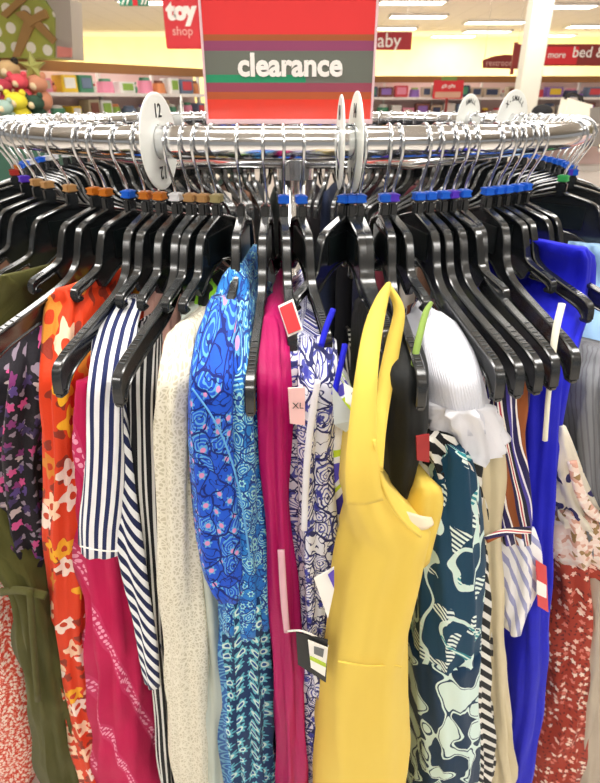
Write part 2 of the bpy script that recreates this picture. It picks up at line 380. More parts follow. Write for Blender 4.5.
# red bag shaped poster in front of the far wall shelf
e, w, h = board('standing_poster', 'small red standing poster with green top in front of far shelf', (434, 80, 462, 99), 12.6, RD, False)
k = w/28; text('gift gifts', 4*k, WT, e, Matrix.Translation((0, -.02, h*.18)) @ UPR, .001)
box('green_topper', (0, 0, h/2+1*k), (14*k, .04, 3*k), plain('topper_green', '7c9a52', .6), e); box('photo_panel', (0, -.02, -h*.28), (24*k, .012, 5*k), plain('photo_tan', 'd8a890', .6), e)
zb = e.location.z-h/2; box('post', (0, .02, -h/2-zb/2), (.05, .03, zb), MR, e)
# grey price sign on the right edge
p0 = at(592, 112, 2.6); e = empty('price_sign', at(604, 128, 2.6)); tag(e, 'grey price sign at the right edge showing a white number five', 'sign')
under(e, solid_from_px('panel', [(591, 108), (630, 105), (630, 148), (590, 146)], 2.6, .01, plain('grey_sign', '8a847c', .6)))
text('5', .052, WT, e, Matrix.Translation((-.034, -.004, -.005)) @ UPR, .001); text("'99", .03, WT, e, Matrix.Translation((-.002, -.004, .008)) @ UPR, .001)
zb = e.location.z; box('sign_post', (.06, .02, -zb/2), (.015, .015, zb), MT['chrome'], e)
# cream shopping tote and dark round case seen past the rack
e = empty('tote_bag', at(578, 122, 4)); tag(e, 'cream bag standing tilted beyond the right end of the rack', 'bag')
under(e, solid_from_px('bag_body', [(563, 122), (588, 128), (593, 105), (569, 98)], 4, .12, plain('tote_cream', 'efe8d6', .8)))
under(e, solid_from_px('handle', [(566, 99), (568, 93), (574, 92), (583, 96), (584, 102), (581, 101), (579, 97), (573, 95), (570, 96), (569, 100)], 4.03, .03, plain('handle_black', '24201e', .8)))
p = at(542, 112, 5); bm = bmesh.new(); bmesh.ops.create_uvsphere(bm, u_segments=16, v_segments=10, radius=.08)
for v in bm.verts: v.co.z *= .7
o = ob('round_hat', mesh(bm, smooth=True), plain('hat_black', '28282a', .8), None, p); tag(o, 'dark round hat beyond the hooks right of the column', 'hat')
bm = bmesh.new(); bmesh.ops.create_cone(bm, cap_ends=True, segments=24, radius1=.13, radius2=.125, depth=.012, matrix=Matrix.Translation((0, 0, -.045))); ob('brim', mesh(bm), bpy.data.materials['hat_black'], o)
e = empty('display_table', (1.9, 4.6, 0)); tag(e, 'white display table beyond the right side of the rack', 'table')
zt = at(542, 118, 5).z-.02
box('tabletop', (0, 0, zt-.015), (1.6, 1.3, .03), SHW, e, .004)
for sx in (-.74, .74):
    for sy in (-.58, .58): box('leg', (sx, sy, (zt-.03)/2), (.05, .05, zt-.03), SHW, e)
# ------------------------------------------------------------ the round rack
rack = empty('round_clothes_rack', (CX, CY, 0)); tag(rack, 'round chrome clothes rack carrying all the hangers', 'clothes rack')
N = 128
bm = bmesh.new(); sweep_bm(bm, [Vector((R*sin(2*PI*i/N), -R*cos(2*PI*i/N), RZ)) for i in range(N)], circ(TR, 20), Vector((0, 0, 1)), True)
ob('ring_tube', mesh(bm, smooth=True), MT['chrome'], rack)
tube('pole', [(0, 0, .08), (0, 0, RZ+.0)], .019, MT['chrome'], rack, n=16, hint=Vector((1, 0, 0)))
bm = bmesh.new(); bmesh.ops.create_cone(bm, cap_ends=True, segments=20, radius1=.03, radius2=.03, depth=.05, matrix=Matrix.Translation((0, 0, RZ-.06))); ob('hub', mesh(bm), MT['chrome'], rack)
for i in range(4):
    a = PI/4+i*PI/2; tube('spoke', [(.02*cos(a), .02*sin(a), RZ-.06), (.25*cos(a), .25*sin(a), RZ-.045), ((R-.01)*cos(a), (R-.01)*sin(a), RZ-.012)], .007, MT['chrome'], rack)
    f = tube('foot', [(.015*cos(a), .015*sin(a), .09), (.3*cos(a), .3*sin(a), .07), (.38*cos(a), .38*sin(a), .05)], .016, MT['chrome'], rack)
    bm = bmesh.new(); bmesh.ops.create_cone(bm, cap_ends=True, segments=16, radius1=.025, radius2=.022, depth=.05, matrix=Matrix.Translation((.38*cos(a), .38*sin(a), .025))); ob('caster', mesh(bm), MT['black'], f)
# clearance sign standing on the centre pole
Ys = CY
a = at(200, -14, Ys); b = at(370, 119, Ys); W = b.x-a.x; H = a.z-b.z; cz = (a.z+b.z)/2; cxs = (a.x+b.x)/2
e = empty('clearance_sign', (cxs, Ys, b.z)); tag(e, 'big glossy red clearance sign standing over the middle of the rack', 'sign')
q = M('clearance_print', .12, 0, .6); x_, y_, z_ = None, None, None
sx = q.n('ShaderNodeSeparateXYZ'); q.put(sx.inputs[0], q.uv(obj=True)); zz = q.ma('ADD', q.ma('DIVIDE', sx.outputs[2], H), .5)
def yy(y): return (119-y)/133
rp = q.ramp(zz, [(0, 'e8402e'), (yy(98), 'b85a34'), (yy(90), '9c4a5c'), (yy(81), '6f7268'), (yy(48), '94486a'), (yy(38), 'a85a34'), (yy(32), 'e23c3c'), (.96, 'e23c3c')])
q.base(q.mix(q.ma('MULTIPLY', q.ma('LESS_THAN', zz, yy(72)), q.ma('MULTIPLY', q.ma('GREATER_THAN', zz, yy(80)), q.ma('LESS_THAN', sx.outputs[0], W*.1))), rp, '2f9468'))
box('panel', (0, 0, H/2), (W, .004, H), q.m, e)
AC = plain('acrylic_frame', 'e9c8cc', .1); 
box('frame_bottom', (0, 0, -.004), (W+.008, .012, .008), AC, e, .001)
for s in (-1, 1): box('frame_side', (s*(W/2+.002), 0, H/2), (.004, .012, H), AC, e, .001)
box('frame_top', (0, 0, H+.003), (W+.008, .012, .006), AC, e, .001)
k = W/170; text('clearance', 28*k, WT, e, Matrix.Translation((1*k, -.0026, (119-67)*k*.93)) @ UPR, .0016, .0003)
box('stem', (-cxs+CX, 0, (RZ-b.z)/2-.004), (.02, .01, abs(b.z-RZ)+.0), MT['chrome'], e)
# ------------------------------------------------------------ hangers
NECK = RZ + TR - .090
ARM = [(.004, .002), (.028, -.004), (.044, -.009), (.051, -.015), (.056, -.026), (.061, -.041), (.071, -.054), (.09, -.064), (.125, -.074), (.165, -.084), (.19, -.091), (.2035, -.1), (.207, -.12)]
def su(u, S): return u if u < .061 else .061+(u-.061)*S
def sv(u, v, S): return v if u < .061 else -.041+(v+.041)*(S if S > .9 else S*.9+.1)
def arm_pts(sgn, S=1): return smoothpts([(sgn*su(u, S), 0, sv(u, v, S)) for u, v in ARM], 5)
RIM = rrect(.0092, .0040, .0011)
def smooth_by_angle(me, ang=.7):
    bm = bmesh.new(); bm.from_mesh(me)
    for ed in bm.edges:
        if len(ed.link_faces) == 2 and ed.calc_face_angle(0) > ang: ed.smooth = False
    bm.to_mesh(me); bm.free(); return me
def make_hanger(S=1.0):
    e = empty('clothes_hanger')
    bm = bmesh.new()
    for s in (-1, 1):
        sweep_bm(bm, arm_pts(s, S), RIM, Vector((0, .0001, 1)))
        lo = smoothpts([(s*su(u, S), 0, sv(u, v, S)) for u, v in [(.0, -.045), (.03, -.051), (.0605, -.068), (.09, -.084), (.13, -.094), (.17, -.104), (.188, -.112), (.197, -.122)]], 3)
        sweep_bm(bm, lo, rrect(.006, .0026, .0008), Vector((0, .0001, 1)))
        # web between the two rails
        up = smoothpts([(s*u, 0, v-.001) for u, v in [(.0, .0)]+[(su(a, S), sv(a, b, S)) for a, b in ARM[1:]]], 2); lw = lo
        n = 24
        def samp(L, t): i = min(int(t*(len(L)-1)), len(L)-2); f = t*(len(L)-1)-i; return L[i].lerp(L[i+1], f)
        for y in (-.0012, .0012):
            A = [bm.verts.new(samp(up, i/n)+Vector((0, y, 0))) for i in range(n+1)]; B = [bm.verts.new(samp(lw, i/n)+Vector((0, y, 0))) for i in range(n+1)]
            for i in range(n): bm.faces.new((A[i], A[i+1], B[i+1], B[i]))
        # tip
        box_bm(bm, (s*(su(.207, S)-.0045), 0, sv(.207, -.122, S)), (.012, .0078, .005), None, .0015)
    box_bm(bm, (0, 0, .006), (.014, .009, .02), None, .002)
    bmesh.ops.recalc_face_normals(bm, faces=bm.faces[:])
    ob('hanger_body', smooth_by_angle(mesh(bm, smooth=True)), MT['black'], e)
    bm = bmesh.new()
    for y in (-.0022, .0022): box_bm(bm, (0, y, -.028), (.072, .0014, .03), None, .0005)
    ob('center_panel', mesh(bm), MT['panel'], e)
    for s in (-1, 1):
        bm = bmesh.new(); P = arm_pts(s, S)
        for i in range(8):
            t = .72+.017*i; f = t*(len(P)-1); j = int(f); p = P[j].lerp(P[j+1], f-j); d = (P[j+1]-P[j]).normalized(); an = math.atan2(d.z, d.x)
            box_bm(bm, p+Vector((0, 0, .0021)), (.0012, .005, .0008), Matrix.Rotation(-an, 3, 'Y'))
        ob('grip_ridges', mesh(bm), MT['grip'], e)
    r = .0192; zc = .090+.0017-r-.0005
    pts = [(0, 0, .01), (.0005, 0, .024), (.003, 0, .034), (.010, 0, .047), (.0165, 0, .059)]
    pts += [(r*cos(a), 0, zc+r*sin(a)) for a in [math.radians(d) for d in range(0, 200, 20)]] + [(-.0165, 0, .058)]
    tube('hook', smoothpts(pts, 3), .00165, MT['steel'], e, hint=Vector((0, 1, 0)), n=8)
    bm = bmesh.new(); box_bm(bm, (.0003, 0, .0205), (.0125, .0115, .0085), None, .0015)
    for z in (.0178, .0232): box_bm(bm, (.0003, 0, z), (.0135, .0122, .0015), None, .0003)
    ob('size_marker', mesh(bm), MT['mk_blue'], e)
    return e
def copy_tree(o, parent=None):
    c = o.copy(); C.objects.link(c); c.parent = parent
    for ch in list(o.children): copy_tree(ch, c)
    return c
proto = make_hanger(); protos = {1.0: proto, .6: make_hanger(.6), .3: make_hanger(.3)}; used = set(); MKM = {}
mk_mesh = [c for c in proto.children if c.name.startswith('size_marker')][0].data
for k in MK:
    m = mk_mesh.copy(); m.materials.clear(); m.materials.append(MT['mk_'+k]); MKM[k] = m
def place_hanger(th, color, label, group, yaw=0, S=1.0):
    """th: angle round the ring, 0 = nearest the viewer, positive to the right"""
    h = protos[S] if S not in used else copy_tree(protos[S]); used.add(S)
    h.location = (CX+R*sin(th), CY-R*cos(th), NECK)
    h.rotation_euler = (0, 0, th-PI/2+yaw)
    for c in list(h.children):
        if c.name.startswith('size_marker'):
            if color: c.data = MKM[color]
            else: bpy.data.objects.remove(c)
    tag(h, label, 'hanger', group); return h
def th_for(px):
    lo, hi = -math.radians(64), math.radians(64)
    for _ in range(40):
        m = (lo+hi)/2; x = proj((CX+R*sin(m), CY-R*cos(m), NECK))[0]
        if x < px: lo = m
        else: hi = m
    return (lo+hi)/2
FRONT = [(-34, 'tan', 0, 1), (-14, 'orange', 0, 1), (4, 'red', 0, 1), (14, 'purple', 0, 1), (28, 'purple', 0, 1), (40, 'tan', 0, 1), (51, 'tan', 0, .3), (73, 'tan', -3, .3), (97, 'orange', 0, .3), (109, 'orange', 4, 1),
         (131, 'blue', 0, .3), (148, 'orange', 8, 1), (162, 'orange', 3, .3), (178, 'white', 3, .3), (192, 'tan', 3, 1), (205, 'tan', -4, .3), (218, 'olive', -4, .3), (242, None, 4, .3), (266, None, 2, 1), (284, 'blue', 5, .6), (301, 'blue', 8, .6),
         (344, 'blue', -38, .3), (350, 'blue', 2, .6), (359, 'blue', -2, .6), (383, 'blue', -9, 1), (391, 'purple', 0, .3), (417, 'blue', -5, 1), (428, 'blue', -5, 1), (441, 'blue', -6, 1), (450, 'purple', 1, .3), (462, 'blue', -12, 1), (485, 'blue', -18, 1),
         (494, 'blue', -6, .3), (503, 'blue', -9, .6), (513, 'blue', 0, 1), (522, 'blue', -2, .3), (560, 'green', 0, .6), (572, 'purple', 3, 1), (590, 'blue', 2, 1), (604, 'blue', 0, 1)]
cnt = {}
for px, c, yaw, SS in FRONT:
    cnt[c] = cnt.get(c, 0)+1
    lb = ('black plastic hanger with %s size marker, %s such from the left on the near side' % (c, ORD[cnt[c]-1])) if c else 'black plastic hanger without size marker, %s' % ('holding the blue paisley dress' if px == 242 else 'holding the fuchsia satin dress')
    place_hanger(th_for(px), c, lb, 'hangers on the near side of the rack', math.radians(yaw), {1: 1.0}.get(SS, SS))
for s in (-1, 1):
    a = 72
    while a < 180:
        place_hanger(s*math.radians(a), random.choice(['blue', 'tan', 'orange', 'blue', 'white']) if a > 100 or s < 0 else 'blue',
                     'black plastic hanger on the %s of the rack' % ('far right side' if s > 0 else 'far left side'), 'hangers on the %s of the rack' % ('far right side' if s > 0 else 'far left side'), math.radians(random.uniform(-5, 5)))
        a += random.choice([3.2, 3.4, 3.8, 4.2, 5])
# ---- size divider discs
def disc(th, label, txt, r=.052, lean=0, yaw=0):
    e = empty('size_divider_disc', (CX+R*sin(th), CY-R*cos(th), RZ), th-PI/2+yaw); e.rotation_euler.x = lean
    tag(e, label, 'size divider', 'size divider discs')
    bm = bmesh.new(); n = 48; ri = TR+.001; rings = []
    zo = -.006 if 0 else 0
    for rr, y in ((ri, -.0011), (r-.002, -.0011), (r, -.0005), (r, .0005), (r-.002, .0011), (ri, .0011)):
        rings.append([bm.verts.new((rr*cos(2*PI*i/n), y, rr*sin(2*PI*i/n) + (zo if rr > ri else 0))) for i in range(n)])
    for k in range(6):
        A, B = rings[k], rings[(k+1) % 6]
        for i in range(n): bm.faces.new((A[i], A[(i+1) % n], B[(i+1) % n], B[i]))
    bmesh.ops.recalc_face_normals(bm, faces=bm.faces[:]); ob('disc', mesh(bm), MT['disc'], e)
    for side in (-1, 1):
        X = Matrix.Translation((0, side*.0016, 0)) @ (UPR if side < 0 else Matrix.Rotation(PI, 4, 'Z') @ UPR)
        if len(txt) < 3:
            for k2 in range(2):
                text(txt, .0185, MT['ink'], e, X @ Matrix.Rotation(k2*PI, 4, 'Z') @ Matrix.Translation((.0, r*.62, 0)), .0001, .0002)
        else:
            for i, ch in enumerate(txt):
                a = (i-(len(txt)-1)/2)*.235
                text(ch, .0125, MT['ink'], e, X @ Matrix.Rotation(-a, 4, 'Z') @ Matrix.Translation((0, r*.74, 0)), .0002, .0002)
    return e
disc(th_for(167)+.0, 'white size divider disc printed 12, left front of the rack', '12', .0465, yaw=math.radians(7))
disc(th_for(352), 'white edge-on size divider disc in front of the red sign', '14', .047, yaw=math.radians(-4))
disc(th_for(342)-.01, 'thin white divider disc just behind the one by the red sign', '14', .044, yaw=math.radians(-5))
def th_back(px):
    lo, hi = math.radians(110), math.radians(250)
    for _ in range(40):
        m = (lo+hi)/2; x = proj((CX+R*sin(m), CY-R*cos(m), RZ))[0]
        if x > px: lo = m
        else: hi = m
    return (lo+hi)/2
disc(th_back(183), 'small white divider disc on the far left part of the ring', '8', .05, yaw=math.radians(-28))
disc(th_back(468), 'white divider disc on the far part of ring left of the x-small disc', 'SMALL', .052, yaw=math.radians(12))
disc(th_back(512), 'white divider disc reading x-small at the right of the ring', 'X-SMALL', .058, yaw=math.radians(22))
# ------------------------------------------------------------ garments
def interp(x, xs, ys):
    if x <= xs[0]: return ys[0]
    for i in range(len(xs)-1):
        if x <= xs[i+1]:
            t = (x-xs[i])/(xs[i+1]-xs[i]); return ys[i]+(ys[i+1]-ys[i])*t
    return ys[-1]
def soft(x, xs, ys):
    """monotone cubic interpolation"""
    if x <= xs[0]: return ys[0]
    if x >= xs[-1]: return ys[-1]
    n = len(xs); d = [(ys[i+1]-ys[i])/(xs[i+1]-xs[i]) for i in range(n-1)]
    m = [d[0]]+[0 if d[i-1]*d[i] <= 0 else 2*d[i-1]*d[i]/(d[i-1]+d[i]) for i in range(1, n-1)]+[d[-1]]
    for i in range(n-1):
        if x <= xs[i+1]:
            h = xs[i+1]-xs[i]; t = (x-xs[i])/h
            return ((2*t**3-3*t*t+1)*ys[i]+(t**3-2*t*t+t)*h*m[i]+(-2*t**3+3*t*t)*ys[i+1]+(t**3-t*t)*h*m[i+1])
def surf(px, py, d):
    """point where the ray meets the fronts of the hanging clothes, d nearer to the viewer than the hanger tips"""
    r = ray(px, py); rx, ry = r.x/r.z, r.y/r.z
    y0 = .415-d; k = .6; b = .1
    lo, hi = .05, 4.0; s = (r.x/r.y)
    f = lambda Y: Y - (y0 + math.sqrt(b*b+(k*(s*Y))**2) - b)
    for _ in range(50):
        m = (lo+hi)/2
        if f(m) < 0: lo = m
        else: hi = m
    return at(px, py, (lo+hi)/2)
OFFY, OFFV = [], []
for u, v in ARM[2:]:
    OFFY.append(proj((0, .415+.207-u, NECK+v+.004))[1]); OFFV.append(u-.207)
print('OFF', [round(q_) for q_ in OFFY])
def loft(name, levels, mat, parent=None, fold=.003, lam=.022, seed=0, capbot=False, nf=19, ns=9, solid=0):
    rnd = random.Random(seed*13+5); ph = [rnd.uniform(0, 6.28) for _ in range(6)]
    bm = bmesh.new(); uvl = bm.loops.layers.uv.new('UVMap'); rings = []; UV = {}
    path = 0; prev = None
    for (P, dr, w, L, vz) in levels:
        lat = Vector((-dr.y, dr.x, 0)); ra = min(w*1.05, L*.6); w = max(w, .0015)
        loc = []
        for i in range(ns, 0, -1): t = i/ns; loc.append((ra+(L-ra)*t, -w*(1-.72*t**.8), -1))
        for i in range(nf):
            a = -PI/2+PI*i/(nf-1); loc.append((ra-ra*cos(a), w*sin(a), 0))
        for i in range(1, ns+1): t = i/ns; loc.append((ra+(L-ra)*t, w*(1-.72*t**.8), 1))
        # arc length, zero at the front
        s = [0]
        for i in range(1, len(loc)): s.append(s[-1]+math.hypot(loc[i][0]-loc[i-1][0], loc[i][1]-loc[i-1][1]))
        mid = s[len(loc)//2]; s = [q_-mid for q_ in s]; amp = min(fold, w*.22)
        ring = []
        for i, (a, b, _) in enumerate(loc):
            i0 = max(i-1, 0); i1 = min(i+1, len(loc)-1); ta = (loc[i1][0]-loc[i0][0], loc[i1][1]-loc[i0][1]); l = math.hypot(*ta) or 1
            na, nb = -ta[1]/l, ta[0]/l     # candidate outward normal
            if nb*b < 0 or (abs(b) < 1e-6 and na > 0): na, nb = -na, -nb
            z = P.z
            f = sin(s[i]*6.283/lam+ph[0]+2.2*sin(z*5+ph[1])) + .6*sin(s[i]*6.283/(lam*.53)+ph[2]+1.5*sin(z*9+ph[3])) + .35*sin(z*38+s[i]*40+ph[4])
            a2 = a+na*amp*f; b2 = b+nb*amp*f
            v = bm.verts.new(P+dr*a2+lat*b2); ring.append(v); UV[v] = (s[i], vz)
        rings.append(ring)
    for A, B in zip(rings, rings[1:]):
        n = len(A)
        for j in range(n-1): bm.faces.new((A[j], A[j+1], B[j+1], B[j]))
        bm.faces.new((A[n-1], A[0], B[0], B[n-1]))
    bm.faces.new(rings[0])
    if capbot: bm.faces.new(rings[-1][::-1])
    for f in bm.faces:
        for l in f.loops: l[uvl].uv = UV[l.vert]
    bmesh.ops.recalc_face_normals(bm, faces=bm.faces[:])
    o = ob(name, mesh(bm, name, True), mat, parent)
    return o
def inward(P, yaw=0):
    d = Vector((CX-P.x, CY-P.y, 0)).normalized()
    return Matrix.Rotation(yaw, 3, 'Z') @ d if yaw else d
def levels_px(rows, d=0, L=.3, hem=.2, step=9, yaw=0, follow=True, floatL=False):
    ys = [r[0] for r in rows]; xl = [r[1] for r in rows]; xr = [r[2] for r in rows]; dd = [r[3] if len(r) > 3 else 0 for r in rows]
    n = max(4, int((ys[-1]-ys[0])/step)); out = []
    for i in range(n+1):
        y = ys[0]+(ys[-1]-ys[0])*i/n; a = soft(y, ys, xl); b = soft(y, ys, xr)
        off = (interp(y, OFFY, OFFV) if follow else 0)+interp(y, ys, dd)
        P = surf((a+b)/2, y, d+off); hv = Vector((P.x, P.y, 0)).normalized(); iv = inward(P, yaw); sf = hv.x*iv.y-hv.y*iv.x
        P = surf((a+b)/2 + (b-a)/2*sf*.9, y, d+off); depth = proj(P)[2]; w = max((b-a)/2, 1)*depth/F
        out.append([P, inward(P, yaw), w, max(.03, L+off) if not floatL else L, P.z])
    if hem is not None:
        P, dr, w, LL, vz = out[-1]; z = P.z; k = 1
        while z > hem:
            z -= .04; w *= 1.012; out.append([Vector((P.x, P.y, z)), dr, w, LL, z])
    return out
def garment(name, rows, mat, label=None, cat=None, d=0, L=.3, hem=.2, fold=.0062, lam=.026, parent=None, group=None, yaw=0, follow=True, seed=0, capbot=False, step=9):
    lv = levels_px(rows, d, L, hem, step, yaw, follow)
    o = loft(name, lv, mat, parent, fold, lam, seed or len(label or name)*7+int(rows[0][1]), capbot)
    if label: tag(o, label, cat, group or 'clothes hanging on the near side of the rack')
    return o
def strap(name, pts, mat, parent=None, th=.0016, d=0, n=5, follow=False):
    """pts: (px, py, width px, extra depth)"""
    P = []; Wd = []
    for x, y, w, dd in pts:
        off = (interp(y, OFFY, OFFV) if follow else 0); q_ = surf(x, y, d+dd+off); P.append(q_); Wd.append(w*proj(q_)[2]/F)
    sm = smoothpts(P, n); ws = smoothpts([Vector((w, 0, 0)) for w in Wd], n)
    bm = bmesh.new(); uvl = bm.loops.layers.uv.new('UVMap'); rings = []; camp = Vector((0, 0, CAMZ)); UV = {}; acc = 0
    for i, p in enumerate(sm):
        a = sm[max(i-1, 0)]; b = sm[min(i+1, len(sm)-1)]; t = (b-a).normalized(); acc += (sm[i]-sm[max(i-1, 0)]).length
        nrm = (camp-p).normalized(); s = t.cross(nrm).normalized(); u = s.cross(t).normalized(); w = ws[i].x/2
        ring = []
        for sx_, uy in ((-1, -1), (-.5, -1.2), (0, -1.3), (.5, -1.2), (1, -1), (1, 1), (.5, 1.6), (0, 2), (-.5, 1.6), (-1, 1)):
            v = bm.verts.new(p+s*w*sx_+u*th*uy); ring.append(v); UV[v] = (w*sx_, acc)
        rings.append(ring)
    for A, B in zip(rings, rings[1:]):
        for j in range(10): bm.faces.new((A[j], A[(j+1) % 10], B[(j+1) % 10], B[j]))
    bm.faces.new(rings[0]); bm.faces.new(rings[-1][::-1])
    for f in bm.faces:
        for l in f.loops: l[uvl].uv = UV[l.vert]
    bmesh.ops.recalc_face_normals(bm, faces=bm.faces[:]); return ob(name, mesh(bm, name, True), mat, parent)
def card(name, corners, mat, label=None, d=0, th=.0008, parent=None, cat='tag'):
    bm = bmesh.new(); f = [surf(x, y, d+dd) for x, y, dd in corners]; n = (f[1]-f[0]).cross(f[2]-f[0]).normalized()
    A = [bm.verts.new(p+n*th) for p in f]; B = [bm.verts.new(p-n*th) for p in f]; k = len(f)
    bm.faces.new(A); bm.faces.new(B[::-1])
    for i in range(k): bm.faces.new((A[i], B[i], B[(i+1) % k], A[(i+1) % k]))
    bmesh.ops.recalc_face_normals(bm, faces=bm.faces[:]); o = ob(name, mesh(bm), mat, parent)
    if label: tag(o, label, cat)
    return o
def on_card(txt, corners, size, mat, parent, d=0, bold=0, rot=0):
    """lettering lying on a card given by its px centre and two px directions"""
    c, x1, y1 = [surf(a, b, d+.0026) for a, b in corners]; ex = (x1-c).normalized(); ey = (y1-c); ez = ex.cross(ey).normalized(); ey = ez.cross(ex)
    X = Matrix((ex, ey, ez)).transposed().to_4x4(); X.translation = c
    text(txt, size, mat, parent, X, bold, .0001)

# ---- fabrics
def cl(name, rough=.85, spec=.25): return M(name, rough, 0, spec, .05)
q = cl('coral_floral'); v = q.uv(); a, r1, _ = q.flower(v, 120, .42, 5, .9); b, r2, _ = q.flower(v, 190, .34, 4, 1, 1, .3)
c = q.mix(b, 'd8452f', 'f3a089'); c = q.mix(a, c, 'fae4d6'); q.cloth(c); F_CORAL = q.m
q = cl('olive_twill', .9); q.cloth(q.mix(q.noise(q.uv(), 30, 3), '47471f', '58562b'), .55, 1400); F_OLIVE = q.m
q = cl('dark_floral', .7); v = q.uv(); w_ = q.warp(v, 40, .008); a, r1, _ = q.flower(w_, 85, .44, 5, 1, .65); c = q.ramp(r1, [(0, '7d2f6e'), (.3, 'c94f8a'), (.5, '54407e'), (.7, 'b8a7a8'), (.85, '3e2f5a')])
b, r2, _ = q.flower(w_, 90, .3, 3, 1, .6, .2); q.cloth(q.mix(a, q.mix(b, '17131d', '8d7f8f'), c)); F_DARKF = q.m
q = cl('orange_floral', .6); v = q.uv(); w_ = q.warp(v, 30, .01); a, r1, d1 = q.flower(w_, 36, .55, 5, .85, .7); c = q.ramp(r1, [(0, 'f7cfae'), (.4, 'f4b321'), (.62, 'f6e2d4'), (.85, 'd9862b')])
c = q.mix(q.ma('LESS_THAN', d1, .14), c, 'c63a12'); b, r2, _ = q.flower(w_, 55, .36, 3, 1, .45, .4); c2 = q.mix(b, 'dd3d12', '8f2f1c'); q.cloth(q.mix(a, c2, c)); F_ORANGE = q.m
q = cl('magenta_tie_dye', .75); v = q.uv(); u_, v_ = q.xy(v)
ln = q.ma('FRACT', q.ma('MULTIPLY_ADD', v_, 6.0, q.ma('MULTIPLY', u_, -16)))
ln = q.ma('ABSOLUTE', q.ma('SUBTRACT', ln, .5)); dot = q.vor(q.uv(1, 1, 31), 150, 'F1', .35).outputs['Distance']
mk = q.ma('MULTIPLY', q.ma('LESS_THAN', ln, .07), q.ma('LESS_THAN', dot, .36)); 
c = q.mix(q.ma('MULTIPLY', q.ma('LESS_THAN', ln, .11), .25), q.mix(q.noise(v, 18), 'b8064b', 'cf0f57'), 'e85a8e'); q.cloth(q.mix(mk, c, 'f3a3bf')); F_MAG = q.m
def striped(name, c1, c2, period, duty, rot=0, wv=0):
    q = cl(name); v = q.uv(1, 1, rot)
    if wv: v = q.warp(v, 14, wv)
    return q.cloth(q.mix(q.stripes(v, period, duty), c1, c2), .25).m
F_TEE = striped('navy_stripe', 'f2f3f6', '232c5a', .0092, .47)
F_TEED = striped('navy_diagonal_stripe', 'eef0f3', '1f2750', .0085, .5, 28)
F_PIN = striped('black_pinstripe', '15161c', 'd9d9d6', .0072, .36)
F_BWS = striped('black_white_stripe', 'e8e6de', '15171a', .013, .55, 40)
F_LAV = striped('lavender_stripe', 'f1f0f2', 'a3a6cf', .0125, .38, 24)
q = cl('dusty_pink'); q.cloth(q.mix(q.noise(q.uv(), 20), 'b98b7e', 'c9a094')); F_DUSTY = q.m
q = cl('ivory_lace', .85); v = q.warp(q.uv(), 60, .008); e1 = q.vor(v, 300, 'DISTANCE_TO_EDGE').outputs['Distance']; e2 = q.vor(v, 120, 'DISTANCE_TO_EDGE').outputs['Distance']
hole = q.ma('MULTIPLY', q.ma('GREATER_THAN', e1, .16), q.ma('GREATER_THAN', e2, .1)); q.base(q.mix(hole, 'e9e4d2', 'cbc4ab'))
q.bump(q.ma('SUBTRACT', q.ma('ADD', q.noise(q.uv(1, .3), 40, 3), .0), q.ma('MULTIPLY', hole, .35)), .7, .004); F_LACE = q.m
q = cl('pale_grey_green'); q.cloth(q.mix(q.noise(q.uv(), 20), 'b4bdb2', 'c6ccc2')); F_PALE = q.m
q = cl('black_leaf', .8); v = q.uv(); a, r1, _ = q.flower(v, 40, .45, 7, .8, .35); q.cloth(q.mix(a, '191b1c', '8ccf2c')); F_BLEAF = q.m
def paisley(name, base, base2, line, light, accent, sc=1.0, keep=.6, rough=.7):
    q = cl(name, rough); v = q.uv(); w_ = q.warp(v, 22*sc, .035/sc)
    vo = q.vor(w_, 38*sc, 'SMOOTH_F1' if 0 else 'F1', .9); d_ = vo.outputs['Distance']; rr = q.rings(d_, 5.5, .36)
    cx_, cy_ = q.xy(vo.outputs['Color']); c = q.mix(q.noise(w_, 30*sc), base, base2)
    c = q.mix(q.ma('MULTIPLY', rr, q.ma('LESS_THAN', cx_, keep)), c, light)
    n_ = q.noise(w_, 75*sc, 1); ct = q.ma('LESS_THAN', q.ma('ABSOLUTE', q.ma('SUBTRACT', n_, .5)), .022); c = q.mix(ct, c, line)
    f_, r_, dd = q.flower(v, 52*sc, .36, 6, .9, .5, .37); c = q.mix(f_, c, light); c = q.mix(q.ma('MULTIPLY', f_, q.ma('LESS_THAN', dd, .17)), c, accent)
    ed = q.vor(w_, 38*sc, 'DISTANCE_TO_EDGE', .9).outputs['Distance']; c = q.mix(q.ma('LESS_THAN', ed, .045), c, line)
    return q, c
q, c = paisley('blue_paisley', '1446c2', '1f62dc', '0b2274', '5fa6dc', 'd78fc0', 1.7, .55); q.cloth(c, .3); F_PAIS = q.m
q, c = paisley('turquoise_paisley', '2f8fd2', '1c63c4', '123a8a', '9fdcdc', '2c5fb0', 2.1, .6); q.cloth(c, .3); F_PAIS2 = q.m
q = cl('blue_skirt_print', .7); v = q.uv(); f1, r1, d1 = q.flower(v, 62, .46, 8, .35); u_, v_ = q.xy(v)
c = q.mix(f1, '0e3260', '62b4c6'); c = q.mix(q.ma('LESS_THAN', d1, .22), c, 'cfe6dd'); c = q.mix(q.ma('LESS_THAN', d1, .12), c, '1b4f92')
bc = q.mix(q.rings(q.vor(v, 70, 'F1', .6).outputs['Distance'], 4, .4), '1f5fae', '6fb3d8'); c = q.mix(q.ma('GREATER_THAN', u_, .022), c, bc); q.cloth(c, .3); F_SKIRT = q.m
q = M('fuchsia_satin', .5, 0, .25, .0); q.cloth(q.mix(q.noise(q.uv(1, .2), 25), '98034e', 'bb0864'), .4, 500); F_SATIN = q.m
q, c = paisley('white_navy_paisley', 'e9eaf2', 'dcdeea', '2a2d63', '5156a8', '3b3fa0', 1.6, .75, .8); q.cloth(c, .3); F_WPAIS = q.m
